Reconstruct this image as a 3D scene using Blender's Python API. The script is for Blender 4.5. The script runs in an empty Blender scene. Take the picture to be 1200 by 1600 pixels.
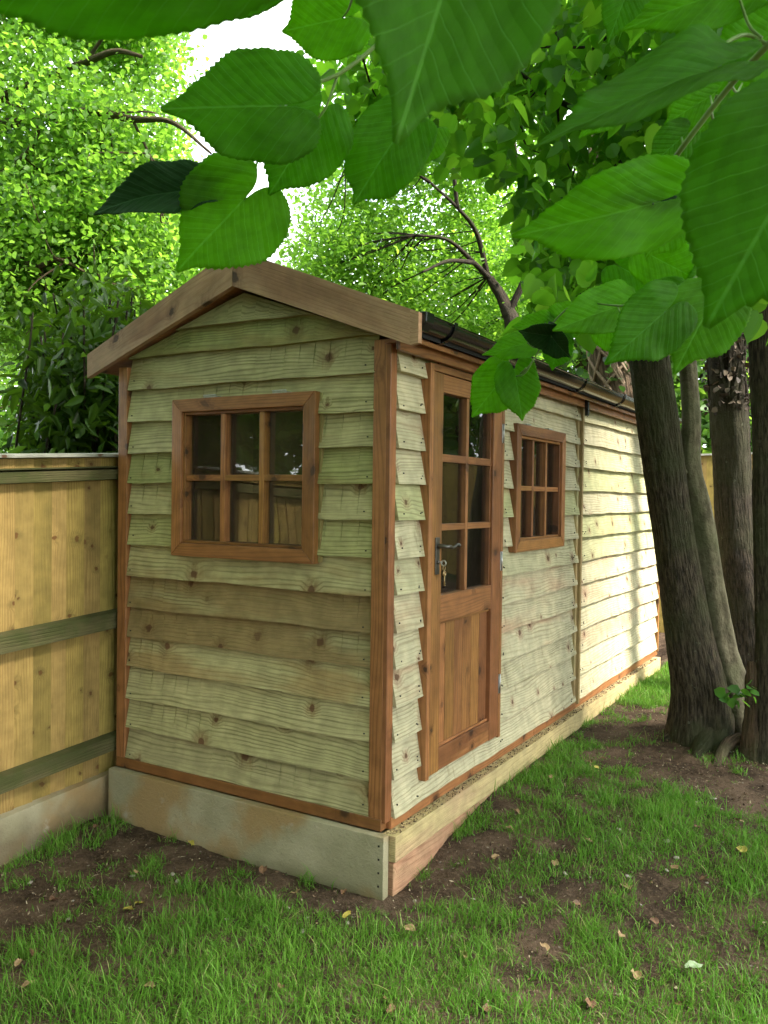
import bpy, math, random
import numpy as np
from mathutils import Matrix, Vector
random.seed(7)
rng = np.random.default_rng(11)
sc = bpy.context.scene
C = sc.collection

# ------------------------------------------------------------------ camera
CAM = np.array([1.6081, -2.7295, 1.5]); YAW, PITCH, ROLL, FPX = -0.5388, -0.01917, 0.013085, 1318.44
cy, sy, cp, sp = math.cos(YAW), math.sin(YAW), math.cos(PITCH), math.sin(PITCH)
FW = np.array([sy*cp, cy*cp, sp]); _r = np.array([cy, -sy, 0.]); _u = np.cross(_r, FW)
RT = math.cos(ROLL)*_r + math.sin(ROLL)*_u; UP = -math.sin(ROLL)*_r + math.cos(ROLL)*_u
cam_data = bpy.data.cameras.new('camera'); cam = bpy.data.objects.new('camera', cam_data); C.objects.link(cam)
M = Matrix.Identity(4)
for i in range(3):
    M[i][0], M[i][1], M[i][2], M[i][3] = RT[i], UP[i], -FW[i], CAM[i]
cam.matrix_world = M
cam_data.lens = 36*FPX/1600; cam_data.sensor_width = 36; cam_data.clip_start = .02; cam_data.clip_end = 500
cam_data.dof.use_dof = True; cam_data.dof.focus_distance = 3.6; cam_data.dof.aperture_fstop = 22
sc.camera = cam
sc.render.resolution_x, sc.render.resolution_y = 768, 1024

# ------------------------------------------------------------------ light
SUN = np.array([.75, .15, .72]); SUN = SUN/np.linalg.norm(SUN)
el = math.asin(SUN[2]); az = math.atan2(SUN[0], SUN[1])
world = bpy.data.worlds.new('World'); sc.world = world; world.use_nodes = True
wt = world.node_tree; wt.nodes.clear()
sky = wt.nodes.new('ShaderNodeTexSky'); sky.sky_type = 'NISHITA'; sky.sun_disc = False
sky.sun_elevation = el; sky.sun_rotation = az
tcw = wt.nodes.new('ShaderNodeTexCoord'); nzw = wt.nodes.new('ShaderNodeTexNoise')
nzw.inputs['Scale'].default_value = 2.2; nzw.inputs['Detail'].default_value = 5
wt.links.new(tcw.outputs['Generated'], nzw.inputs['Vector'])
crw = wt.nodes.new('ShaderNodeValToRGB'); crw.color_ramp.elements[0].position = .32; crw.color_ramp.elements[1].position = .55
wt.links.new(nzw.outputs['Fac'], crw.inputs['Fac'])
mxw = wt.nodes.new('ShaderNodeMix'); mxw.data_type = 'RGBA'
wt.links.new(crw.outputs['Color'], mxw.inputs[0]); wt.links.new(sky.outputs['Color'], mxw.inputs[6])
mxw.inputs[7].default_value = (8.5, 8.7, 9.0, 1)          # bright thin cloud
bgw = wt.nodes.new('ShaderNodeBackground'); bgw.inputs['Strength'].default_value = .15
wt.links.new(mxw.outputs[2], bgw.inputs['Color'])
ow = wt.nodes.new('ShaderNodeOutputWorld'); wt.links.new(bgw.outputs[0], ow.inputs[0])
sun_d = bpy.data.lights.new('sun', 'SUN'); sun_d.energy = 4.3; sun_d.angle = math.radians(13.); sun_d.color = (1, .93, .82)
sun = bpy.data.objects.new('sun', sun_d); C.objects.link(sun)
sun.rotation_euler = Vector(SUN.tolist()).to_track_quat('Z', 'Y').to_euler()
sc.view_settings.view_transform = 'Standard'; sc.view_settings.look = 'None'
sc.view_settings.gamma = 1; sc.view_settings.exposure = 2.0
sc.cycles.max_bounces = 7; sc.cycles.diffuse_bounces = 4; sc.cycles.transmission_bounces = 5
sc.cycles.transparent_max_bounces = 6; sc.cycles.caustics_reflective = False; sc.cycles.caustics_refractive = False
sc.cycles.sample_clamp_indirect = 6

# ------------------------------------------------------------------ small tools
def at(px, py, depth):
    """point `depth` metres in front of the camera seen in direction (px,py) of the 1200x1600 photograph"""
    v = FW + (px-600)/FPX*RT - (py-800)/FPX*UP
    return CAM + depth*v
def project(P):
    d = np.asarray(P) - CAM; z = d @ FW
    zz = np.where(np.abs(z) < 1e-6, 1e-6, z)
    return 600 + FPX*(d @ RT)/zz, 800 - FPX*(d @ UP)/zz, z
def smooth(a, b, x):
    t = np.clip((np.asarray(x, float)-a)/(b-a), 0, 1); return t*t*(3-2*t)
def _h(ix, iy, iz, s):
    n = (ix*374761393 + iy*668265263 + iz*2147483647 + s*1274126177) & 0xffffffff
    n = ((n ^ (n >> 13))*1274126177) & 0xffffffff
    return ((n ^ (n >> 16)) & 0xffff)/65535.0
def noise3(x, y, z, s=0):
    x, y, z = np.broadcast_arrays(np.asarray(x, float), np.asarray(y, float), np.asarray(z, float))
    ix, iy, iz = np.floor(x).astype(np.int64), np.floor(y).astype(np.int64), np.floor(z).astype(np.int64)
    fx, fy, fz = x-ix, y-iy, z-iz
    fx, fy, fz = fx*fx*(3-2*fx), fy*fy*(3-2*fy), fz*fz*(3-2*fz)
    r = 0
    for a in (0, 1):
        for b in (0, 1):
            for c in (0, 1):
                w = (fx if a else 1-fx)*(fy if b else 1-fy)*(fz if c else 1-fz)
                r = r + w*_h(ix+a, iy+b, iz+c, s)
    return r
def fbm(x, y, z=0, s=0, o=3):
    r, a, t = 0, 1., 0
    for k in range(o):
        r = r + a*noise3(np.asarray(x)*2**k, np.asarray(y)*2**k, np.asarray(z)*2**k, s+k); t += a; a *= .5
    return r/t

def link(o, parent=None):
    C.objects.link(o)
    if parent: o.parent = parent
    return o
def tag(o, label=None, cat=None, group=None, kind=None):
    if label: o['label'] = label
    if cat: o['category'] = cat
    if group: o['group'] = group
    if kind: o['kind'] = kind
    return o
def empty(name, label, cat, loc=(0, 0, 0), group=None):
    o = bpy.data.objects.new(name, None); o.empty_display_size = .1; o.location = loc
    link(o); bpy.context.view_layer.update() if False else None
    return tag(o, label, cat, group)
def np_mesh(name, V, F, mats, parent=None, smooth_sh=True, attrs=None, loc=None):
    """V (n,3); F (m,k) array of one polygon size, or list of such arrays"""
    V = np.asarray(V, np.float32)
    if loc is not None: V = V - np.asarray(loc, np.float32)
    if not isinstance(F, list): F = [F]
    me = bpy.data.meshes.new(name)
    me.vertices.add(len(V)); me.vertices.foreach_set('co', V.ravel())
    idx = np.concatenate([f.ravel() for f in F]).astype(np.int32)
    tot = np.concatenate([np.full(len(f), f.shape[1]) for f in F]).astype(np.int32)
    st = np.concatenate([[0], np.cumsum(tot)[:-1]]).astype(np.int32)
    me.loops.add(len(idx)); me.loops.foreach_set('vertex_index', idx)
    me.polygons.add(len(tot)); me.polygons.foreach_set('loop_start', st); me.polygons.foreach_set('loop_total', tot)
    me.polygons.foreach_set('use_smooth', np.full(len(tot), smooth_sh))
    me.update(calc_edges=True)
    for k, a in (attrs or {}).items():
        a = np.asarray(a, np.float32)
        if a.ndim == 1:
            at_ = me.attributes.new(k, 'FLOAT', 'POINT'); at_.data.foreach_set('value', a)
        else:
            at_ = me.attributes.new(k, 'FLOAT_VECTOR', 'POINT'); at_.data.foreach_set('vector', a.ravel())
    for m in (mats if isinstance(mats, (list, tuple)) else [mats]): me.materials.append(m)
    o = bpy.data.objects.new(name, me); link(o, parent)
    if loc is not None: o.location = loc
    return o

class MB:
    """collects boards and solids with grain coordinates (u along the grain, v across, metres)"""
    def __init__(s): s.v, s.f, s.uv, s.tint, s.mi = [], [], [], [], []
    def face(s, pts, uvs, t, mi=0):
        b = len(s.v); s.v += [tuple(p) for p in pts]; s.f.append(tuple(range(b, b+len(pts))))
        s.uv += uvs; s.tint += [t]*len(pts); s.mi.append(mi)
    def hexa(s, P, t=None, off=None, mi=0):
        """P[8]: 0-3 start section, 4-7 end section; grain runs start to end"""
        P = [Vector(p) for p in P]
        if t is None: t = (random.random(), random.random(), random.random())
        if off is None: off = (random.random()*40, random.random()*40)
        L = ((P[4]+P[5]+P[6]+P[7])-(P[0]+P[1]+P[2]+P[3])).length/4
        b = len(s.v); s.v += [tuple(p) for p in P]
        w = [0, 0, 0, 0, 0]
        for k in range(4): w[k+1] = w[k] + (P[(k+1) % 4]-P[k]).length
        for k in range(4):
            k2 = (k+1) % 4
            s.f.append((b+k, b+k2, b+4+k2, b+4+k)); s.mi.append(mi)
            s.uv += [(off[0], off[1]+w[k]), (off[0], off[1]+w[k+1]), (off[0]+L, off[1]+w[k+1]), (off[0]+L, off[1]+w[k])]
            s.tint += [t]*4
        for q in ((b+3, b+2, b+1, b), (b+4, b+5, b+6, b+7)):
            s.f.append(q); s.mi.append(mi); c = [(0, 0), (.02, 0), (.02, .05), (0, .05)]
            s.uv += [(off[0]+a, off[1]+bb) for a, bb in c]; s.tint += [t]*4
    def box(s, x0, x1, y0, y1, z0, z1, ax='x', t=None, mi=0, off=None):
        if ax == 'x': P = [(x0, y0, z0), (x0, y1, z0), (x0, y1, z1), (x0, y0, z1), (x1, y0, z0), (x1, y1, z0), (x1, y1, z1), (x1, y0, z1)]
        elif ax == 'y': P = [(x0, y0, z0), (x0, y0, z1), (x1, y0, z1), (x1, y0, z0), (x0, y1, z0), (x0, y1, z1), (x1, y1, z1), (x1, y1, z0)]
        else: P = [(x0, y0, z0), (x1, y0, z0), (x1, y1, z0), (x0, y1, z0), (x0, y0, z1), (x1, y0, z1), (x1, y1, z1), (x0, y1, z1)]
        s.hexa(P, t, off, mi)
    def wbox(s, x0, x1, y0, y1, z0, z1, ax, wob=.0015, seg=.12, t=None):
        """board with slightly uneven edges: split along the grain"""
        d = {'x': (x0, x1), 'y': (y0, y1), 'z': (z0, z1)}[ax]; n = max(1, int((d[1]-d[0])/seg))
        s.box(x0, x1, y0, y1, z0, z1, ax, t)
    def build(s, name, mats, parent=None, bevel=.0025, origin=(0, 0, 0), weld=False, smooth_sh=False):
        me = bpy.data.meshes.new(name); o3 = Vector(origin)
        me.from_pydata([tuple(Vector(v)-o3) for v in s.v], [], s.f)
        uvl = me.uv_layers.new(name='UVMap')
        # from_pydata keeps loop order, so uv entries follow the faces
        uvl.data.foreach_set('uv', np.array(s.uv, np.float32).ravel())
        ca = me.color_attributes.new('tint', 'FLOAT_COLOR', 'CORNER')
        ca.data.foreach_set('color', np.concatenate([np.array(s.tint, np.float32), np.ones((len(s.tint), 1), np.float32)], 1).ravel())
        me.polygons.foreach_set('material_index', np.array(s.mi, np.int32))
        for m in (mats if isinstance(mats, (list, tuple)) else [mats]): me.materials.append(m)
        import bmesh
        bm = bmesh.new(); bm.from_mesh(me); bmesh.ops.recalc_face_normals(bm, faces=bm.faces); bm.to_mesh(me); bm.free()
        o = bpy.data.objects.new(name, me); link(o, parent); o.location = origin
        if bevel:
            md = o.modifiers.new('bevel', 'BEVEL'); md.width = bevel; md.segments = 2; md.limit_method = 'ANGLE'; md.angle_limit = .6
            md.harden_normals = True
        return o

def tube(path, rad, seg=12, cap=True):
    """path (n,3), rad (n,) -> verts, faces; also returns per vert (angle, arc length)"""
    P = np.asarray(path, float); n = len(P); T = np.gradient(P, axis=0); T /= np.linalg.norm(T, axis=1)[:, None]
    ref = np.array([0, 0, 1.]) if abs(T[0][2]) < .8 else np.array([1., 0, 0])
    A = np.cross(T[0], ref); A /= np.linalg.norm(A); As = []
    for t in T:
        A = A - t*(A @ t); A /= np.linalg.norm(A); As.append(A)
    As = np.array(As); Bs = np.cross(T, As)
    th = np.linspace(0, 2*np.pi, seg, endpoint=False)
    V = P[:, None, :] + np.asarray(rad)[:, None, None]*(np.cos(th)[None, :, None]*As[:, None, :] + np.sin(th)[None, :, None]*Bs[:, None, :])
    i = np.arange(n-1)[:, None]*seg; j = np.arange(seg)[None, :]; k = (j+1) % seg
    F = np.stack([i+j, i+k, i+seg+k, i+seg+j], -1).reshape(-1, 4)
    V = V.reshape(-1, 3)
    if cap:
        V = np.concatenate([V, P[:1], P[-1:]]); c0 = n*seg
        j = np.arange(seg); k = (j+1) % seg
        F2 = np.concatenate([np.stack([np.full(seg, c0), k, j], -1), np.stack([np.full(seg, c0+1), (n-1)*seg+j, (n-1)*seg+k], -1)])
        return V, [F, F2]
    return V, [F]
def spline(pts, n):
    P = np.asarray(pts, float); m = len(P)
    Q = np.concatenate([[2*P[0]-P[1]], P, [2*P[-1]-P[-2]]])
    out = []
    for t in np.linspace(0, m-1, n):
        i = min(int(t), m-2); f = t-i; a, b, c, d = Q[i:i+4]
        out.append(.5*((2*b)+(-a+c)*f+(2*a-5*b+4*c-d)*f*f+(-a+3*b-3*c+d)*f**3))
    return np.array(out)
def merge(parts):
    V, F3, F4, b = [], [], [], 0
    for v, fs in parts:
        V.append(v)
        for f in fs: (F3 if f.shape[1] == 3 else F4).append(f+b)
        b += len(v)
    F = []
    if F4: F.append(np.concatenate(F4))
    if F3: F.append(np.concatenate(F3))
    return np.concatenate(V), F

# ------------------------------------------------------------------ materials
class Nodes:
    def __init__(s, name):
        s.m = bpy.data.materials.new(name); s.m.use_nodes = True; s.t = s.m.node_tree; s.t.nodes.clear()
    def n(s, typ, ins=None, **props):
        nd = s.t.nodes.new('ShaderNode'+typ)
        for k, v in props.items(): setattr(nd, k, v)
        for k, v in (ins or {}).items():
            if isinstance(v, bpy.types.NodeSocket): s.t.links.new(v, nd.inputs[k])
            else: nd.inputs[k].default_value = v
        return nd
    def math(s, op, a, b=0., c=None):
        ins = {0: a, 1: b}
        if c is not None: ins[2] = c
        return s.n('Math', ins, operation=op).outputs[0]
    def sep(s, v): return s.n('SeparateXYZ', {0: v}).outputs
    def xyz(s, x, y, z=0.): return s.n('CombineXYZ', {0: x, 1: y, 2: z}).outputs[0]
    def noise(s, vec, scale=1., detail=2., rough=.5): return s.n('TexNoise', {'Vector': vec, 'Scale': scale, 'Detail': detail, 'Roughness': rough}).outputs['Fac']
    def rng(s, v, a, b, c=0., d=1., sm=True):
        return s.n('MapRange', {0: v, 1: a, 2: b, 3: c, 4: d}, interpolation_type='SMOOTHSTEP' if sm else 'LINEAR').outputs[0]
    def mix(s, f, a, b, blend='MIX'):
        nd = s.n('Mix', {0: f}, data_type='RGBA', blend_type=blend)
        for k, v in ((6, a), (7, b)):
            if isinstance(v, bpy.types.NodeSocket): s.t.links.new(v, nd.inputs[k])
            else: nd.inputs[k].default_value = tuple(v)+((1,) if len(v) == 3 else ())
        return nd.outputs[2]
    def bump(s, h, dist, strength=1., normal=None):
        ins = {'Height': h, 'Distance': dist, 'Strength': strength}
        if normal is not None: ins['Normal'] = normal
        return s.n('Bump', ins).outputs[0]
    def pbsdf(s, col, rough=.6, normal=None, **kw):
        ins = {'Base Color': col if isinstance(col, bpy.types.NodeSocket) else tuple(col)+(1,), 'Roughness': rough}
        if normal is not None: ins['Normal'] = normal
        ins.update(kw)
        return s.n('BsdfPrincipled', ins).outputs[0]
    def out(s, sh):
        s.n('OutputMaterial', {0: sh}); return s.m

def wood(name, light, dark, stain, knot=(.10, .045, .02), rings=55, ring_amt=.55, rough=.7, spec=.3, knots=4.2, knot_r=.017,
         stain_rng=(.5, .7), tintamt=.35, algae=None, bumpd=.002, weather=0., saw=0.):
    N = Nodes(name)
    uv = N.n('UVMap', uv_map='UVMap').outputs[0]; u, v, _ = N.sep(uv)
    tint = N.n('VertexColor', layer_name='tint').outputs[0]; tr, tg, tb = N.sep(tint)
    # knots
    vo = N.n('TexVoronoi', {'Vector': N.xyz(u, v), 'Scale': knots, 'Randomness': 1.}, voronoi_dimensions='2D')
    wob = N.math('MULTIPLY', N.math('SUBTRACT', N.noise(uv, 60, 2), .5), .02)
    d = N.math('ADD', N.math('DIVIDE', vo.outputs['Distance'], knots), wob)
    cr, cg, cb = N.sep(vo.outputs['Color'])
    keep = N.rng(cr, .35, .45)
    size = N.math('MULTIPLY_ADD', cg, knot_r*.9, knot_r*.4)
    kn = N.math('MULTIPLY', N.rng(N.math('DIVIDE', d, size), .55, 1., 1., 0.), keep)
    halo = N.math('MULTIPLY', N.rng(N.math('DIVIDE', d, size), .6, 3.2, 1., 0.), keep)
    w1 = N.noise(N.xyz(N.math('MULTIPLY', u, .9), N.math('MULTIPLY', v, 6.)), 1, 2)
    ph = N.math('ADD', N.math('MULTIPLY', v, rings*2.1), N.math('MULTIPLY', w1, 15.))
    ph = N.math('ADD', ph, N.math('MULTIPLY', halo, 2.6))
    ring = N.math('MULTIPLY_ADD', N.math('SINE', N.math('MULTIPLY', ph, 3.1)), .5, .5)
    ring = N.math('MULTIPLY', N.math('POWER', ring, 3.), N.rng(N.noise(N.xyz(N.math('MULTIPLY', u, 2.), N.math('MULTIPLY', v, 12.)), 1, 2), .3, .65, .35, 1.2))
    fine = N.noise(N.xyz(N.math('MULTIPLY', u, 9.), N.math('MULTIPLY', v, 330.)), 1, 2)
    big = N.noise(N.xyz(N.math('MULTIPLY', u, 1.6), N.math('MULTIPLY', v, 6.), tb), 1, 3)
    sm_ = N.noise(uv, 14, 4)
    col = N.mix(N.math('MULTIPLY', ring, ring_amt), light, dark)
    col = N.mix(N.rng(N.math('MULTIPLY_ADD', N.math('SUBTRACT', tg, .5), .5, big), stain_rng[0], stain_rng[1], 0, .75), col, stain)
    col = N.mix(N.rng(fine, .35, .75, 0., .4), col, dark)
    col = N.mix(N.math('MULTIPLY', N.math('MULTIPLY', halo, N.rng(N.noise(N.xyz(N.math('MULTIPLY', u, 60.), N.math('MULTIPLY', v, 14.)), 1, 3), .3, .7, .4, 1.3)), .65), col, tuple(k_*.62 for k_ in stain))
    col = N.mix(N.math('MULTIPLY', kn, .9), col, knot)
    if algae:
        a = N.rng(N.math('MULTIPLY_ADD', sm_, .5, big), .62, .9, 0, 1)
        col = N.mix(a, col, algae)
    col = N.mix(N.rng(tb, .45, 1., 0, 1), col, N.mix(1., col, (.90, 1.0, .78), 'MULTIPLY'))
    br = N.math('ADD', N.math('MULTIPLY', tr, tintamt), 1-tintamt/2)
    br = N.math('MULTIPLY', br, N.rng(sm_, .25, .75, .8, 1.12))
    col = N.mix(1., col, N.n('CombineColor', {0: br, 1: br, 2: br}).outputs[0], 'MULTIPLY')
    if saw:   # dark vertical weather marks across the board
        st = N.noise(N.xyz(N.math('MULTIPLY', u, 9.), N.math('MULTIPLY', v, 2.5), 3.), 1, 4, .7)
        col = N.mix(N.rng(st, .60, .72, 0, saw), col, N.mix(1., col, (.55, .5, .42), 'MULTIPLY'))
    h = N.math('ADD', N.math('MULTIPLY', ring, -.35), N.math('MULTIPLY', fine, .9))
    h = N.math('ADD', h, N.math('MULTIPLY', sm_, 1.2))
    nor = N.bump(h, bumpd, .8)
    return N.out(N.pbsdf(col, rough, nor, **{'Specular IOR Level': spec}))

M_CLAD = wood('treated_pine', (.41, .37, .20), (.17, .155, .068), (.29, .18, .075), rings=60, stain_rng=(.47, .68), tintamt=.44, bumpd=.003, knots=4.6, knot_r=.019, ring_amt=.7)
M_CLAD_SIDE_LIT = wood('treated_pine_side', (.53, .485, .32), (.30, .26, .15), (.46, .27, .17), rings=60, stain_rng=(.56, .80), tintamt=.22, bumpd=.003, knots=5, knot_r=.016, saw=.75, ring_amt=.65)  # paler copy of the pine: bright light on this wall put into the colour
M_STAIN = wood('stained_softwood', (.35, .15, .056), (.175, .064, .023), (.17, .062, .026), knot=(.045, .018, .01), rings=48, ring_amt=.65, rough=.42, spec=.45, knots=5, knot_r=.021, tintamt=.3, bumpd=.0012)
M_BARGE = wood('stained_bargeboard', (.42, .255, .16), (.27, .145, .08), (.22, .10, .055), knot=(.05, .025, .016), rings=42, ring_amt=.45, rough=.5, spec=.4, knots=5.0, knot_r=.024, tintamt=.1, bumpd=.0012)
M_SLEEP = wood('sawn_sleeper', (.50, .40, .20), (.36, .27, .12), (.45, .29, .18), rings=40, ring_amt=.4, rough=.85, tintamt=.1, bumpd=.004, knots=3.5, knot_r=.013)
M_SLEEP2 = wood('pink_sleeper', (.44, .25, .15), (.28, .14, .08), (.42, .28, .16), rings=34, ring_amt=.6, rough=.85, tintamt=.1, bumpd=.004, knots=2.3, knot_r=.03)
M_PALE = wood('fence_pale', (.385, .255, .085), (.22, .135, .04), (.27, .185, .06), knot=(.13, .055, .015), rings=70, ring_amt=.5, rough=.8, knots=8.5, knot_r=.0125, tintamt=.3, bumpd=.003)
M_RAIL = wood('mossy_rail', (.13, .115, .05), (.07, .062, .025), (.075, .075, .026), knot=(.05, .03, .01), rings=55, ring_amt=.4, rough=.9, tintamt=.15, algae=(.055, .062, .018), bumpd=.004)
M_CAP = wood('weathered_capping', (.36, .35, .31), (.22, .22, .19), (.25, .27, .2), rings=55, ring_amt=.3, rough=.8, tintamt=.1, bumpd=.002)
M_PLY = wood('interior_board', (.14, .09, .045), (.10, .06, .03), (.11, .075, .04), rings=20, ring_amt=.3, rough=.9, tintamt=.1)

def simple(name, col, rough=.5, metal=0., spec=.5, nscale=0, namt=0., bumpd=0.):
    N = Nodes(name); g = N.n('TexCoord').outputs['Object']; c = col; nor = None
    if nscale:
        nz = N.noise(g, nscale, 4); c = N.mix(N.rng(nz, .3, .7, 0, namt), col, tuple(k*.4 for k in col))
        if bumpd: nor = N.bump(nz, bumpd)
    return N.out(N.pbsdf(c, rough, nor, Metallic=metal, **{'Specular IOR Level': spec}))
M_BLACK = simple('black_plastic', (.010, .010, .011), .22, nscale=12, namt=.3)
M_NAIL = simple('nail_head', (.05, .045, .04), .6, .6, nscale=300, namt=.3)
M_IRON = simple('antiqued_iron', (.16, .15, .14), .38, .9, nscale=60, namt=.5)
M_BRASS = simple('worn_brass', (.55, .40, .22), .35, 1., nscale=90, namt=.3)
M_STEEL = simple('galvanised_steel', (.55, .56, .56), .4, .9, nscale=80, namt=.3)
M_FELT = simple('roof_felt', (.022, .022, .024), .95, nscale=180, namt=.5, bumpd=.003)
M_VOID = simple('dark_gap', (.02, .015, .01), .9, nscale=20, namt=.3)
M_FLINT = simple('pale_flint', (.30, .27, .225), .7, nscale=40, namt=.5, bumpd=.003)

def m_glass(name='window_glass', d0=.10, d1=.17):
    N = Nodes(name)
    fr = N.n('Fresnel', {'IOR': 1.52}).outputs[0]
    fac = N.math('MULTIPLY', fr, 1.35)
    tr = N.n('BsdfTransparent', {'Color': (.80, .82, .78, 1)}).outputs[0]
    g = N.n('TexCoord').outputs['Object']
    nor = N.bump(N.noise(g, 2.5, 1), .0025, 1.)
    gl = N.n('BsdfGlossy', {'Roughness': .015, 'Normal': nor}).outputs[0]
    dust = N.rng(N.noise(g, 5, 4), .3, .7, d0, d1)
    tr = N.n('MixShader', {0: dust, 1: tr, 2: N.n('BsdfDiffuse', {'Color': (.26, .19, .13, 1)}).outputs[0]}).outputs[0]
    return N.out(N.n('MixShader', {0: fac, 1: tr, 2: gl}).outputs[0])
M_GLASS = m_glass(); M_GLASS2 = m_glass('clean_window_glass', .015, .04)

def m_concrete():
    N = Nodes('cast_concrete'); g = N.n('TexCoord').outputs['Object']
    a = N.noise(g, 3.2, 4); b = N.noise(g, 90, 4, .7); c = N.noise(g, 9, 5, .6); x, y, z = N.sep(g)
    col = N.mix(N.rng(a, .38, .62), (.37, .335, .225), (.27, .25, .155))
    col = N.mix(N.rng(N.noise(N.n('VectorMath', {0: g, 1: (3.1, 1.7, 4)}, operation='ADD').outputs[0], 3.4, 4), .40, .60, 0, .85), col, (.31, .20, .085))
    col = N.mix(N.rng(N.math('MULTIPLY_ADD', c, .16, z), .10, .24, .7, 0), col, (.11, .085, .05))   # damp dirt splash along the ground
    col = N.mix(N.rng(b, .58, .75, 0, .55), col, (.12, .11, .085))
    col = N.mix(N.rng(c, .62, .78, 0, .5), col, (.42, .42, .38))
    nor = N.bump(N.math('ADD', b, N.math('MULTIPLY', c, 2.)), .004)
    return N.out(N.pbsdf(col, .88, nor, **{'Specular IOR Level': .25}))
M_CONC = m_concrete()

def m_ground():
    N = Nodes('garden_soil'); g = N.n('TexCoord').outputs['Object']
    a = N.noise(g, 5, 6, .65); b = N.noise(g, 45, 5, .7); c = N.noise(g, 170, 3, .7)
    col = N.mix(N.rng(a, .35, .68), (.055, .036, .024), (.16, .108, .075))
    col = N.mix(N.rng(b, .5, .72, 0, .8), col, (.21, .145, .10))
    col = N.mix(N.rng(c, .62, .74, 0, .5), col, (.28, .22, .17))
    vo = N.n('TexVoronoi', {'Vector': g, 'Scale': 30.}); cr, cg, cb = N.sep(vo.outputs['Color'])
    st = N.math('MULTIPLY', N.rng(vo.outputs['Distance'], .12, .22, 1, 0), N.rng(cr, .86, .9))
    col = N.mix(N.math('MULTIPLY', st, .7), col, (.36, .31, .26))
    far = N.rng(N.n('Attribute', attribute_name='far').outputs['Fac'], 0, 1)
    col = N.mix(far, col, (.035, .07, .015))
    h = N.math('ADD', N.math('MULTIPLY', a, 1.5), N.math('ADD', b, N.math('MULTIPLY', c, .35)))
    return N.out(N.pbsdf(col, .95, N.bump(h, .03), **{'Specular IOR Level': .15}))
M_GROUND = m_ground()

def m_leaf(name, base, back, trans, var=.35, tf=.5, rough=.45, spec=.35, hue=None):
    """foliage: per-leaf random attribute 'rnd'"""
    N = Nodes(name); r = N.n('Attribute', attribute_name='rnd').outputs['Fac']
    br = N.math('MULTIPLY_ADD', r, 2*var, 1-var); cc = N.n('CombineColor', {0: br, 1: br, 2: br}).outputs[0]
    b = N.mix(1., base, cc, 'MULTIPLY'); t = N.mix(1., trans, cc, 'MULTIPLY')
    if hue:
        f = N.rng(r, .55, 1., 0, .8); b = N.mix(f, b, hue[0]); t = N.mix(f, t, hue[1])
    bf = N.n('NewGeometry').outputs['Backfacing']
    b = N.mix(bf, b, back)
    p = N.pbsdf(b, rough, **{'Specular IOR Level': spec})
    tl = N.n('BsdfTranslucent', {'Color': t}).outputs[0]
    return N.out(N.n('MixShader', {0: tf, 1: p, 2: tl}).outputs[0])
M_LF_BIRCH = m_leaf('spring_leaves', (.09, .205, .025), (.15, .27, .07), (.32, .64, .05), var=.5, tf=.58, hue=((.15, .28, .05), (.46, .72, .10)))
M_LF_MID = m_leaf('hornbeam_leaves', (.09, .21, .02), (.12, .24, .04), (.30, .60, .05), tf=.58, hue=((.14, .26, .03), (.42, .68, .06)))
M_LF_LIME = m_leaf('lime_leaves', (.045, .15, .02), (.07, .18, .035), (.15, .40, .03), tf=.5, hue=((.08, .2, .03), (.25, .5, .04)))
M_LF_BOUGH = m_leaf('bough_leaves', (.05, .16, .012), (.075, .2, .03), (.20, .52, .02), tf=.6, spec=.2, hue=((.10, .24, .03), (.36, .66, .04)))  # lime leaves again, missing sunlight made up by brighter translucent colour
M_LF_LAUREL = m_leaf('laurel_leaves', (.022, .055, .008), (.035, .08, .012), (.10, .22, .01), tf=.3, rough=.45, spec=.18)
M_LF_IVY = m_leaf('ivy_leaves', (.02, .055, .015), (.03, .07, .02), (.05, .13, .02), tf=.25, rough=.4)
M_LF_FAR = m_leaf('far_foliage', (.06, .15, .02), (.08, .17, .03), (.2, .42, .04), tf=.5, hue=((.12, .2, .03), (.35, .5, .06)))

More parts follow.
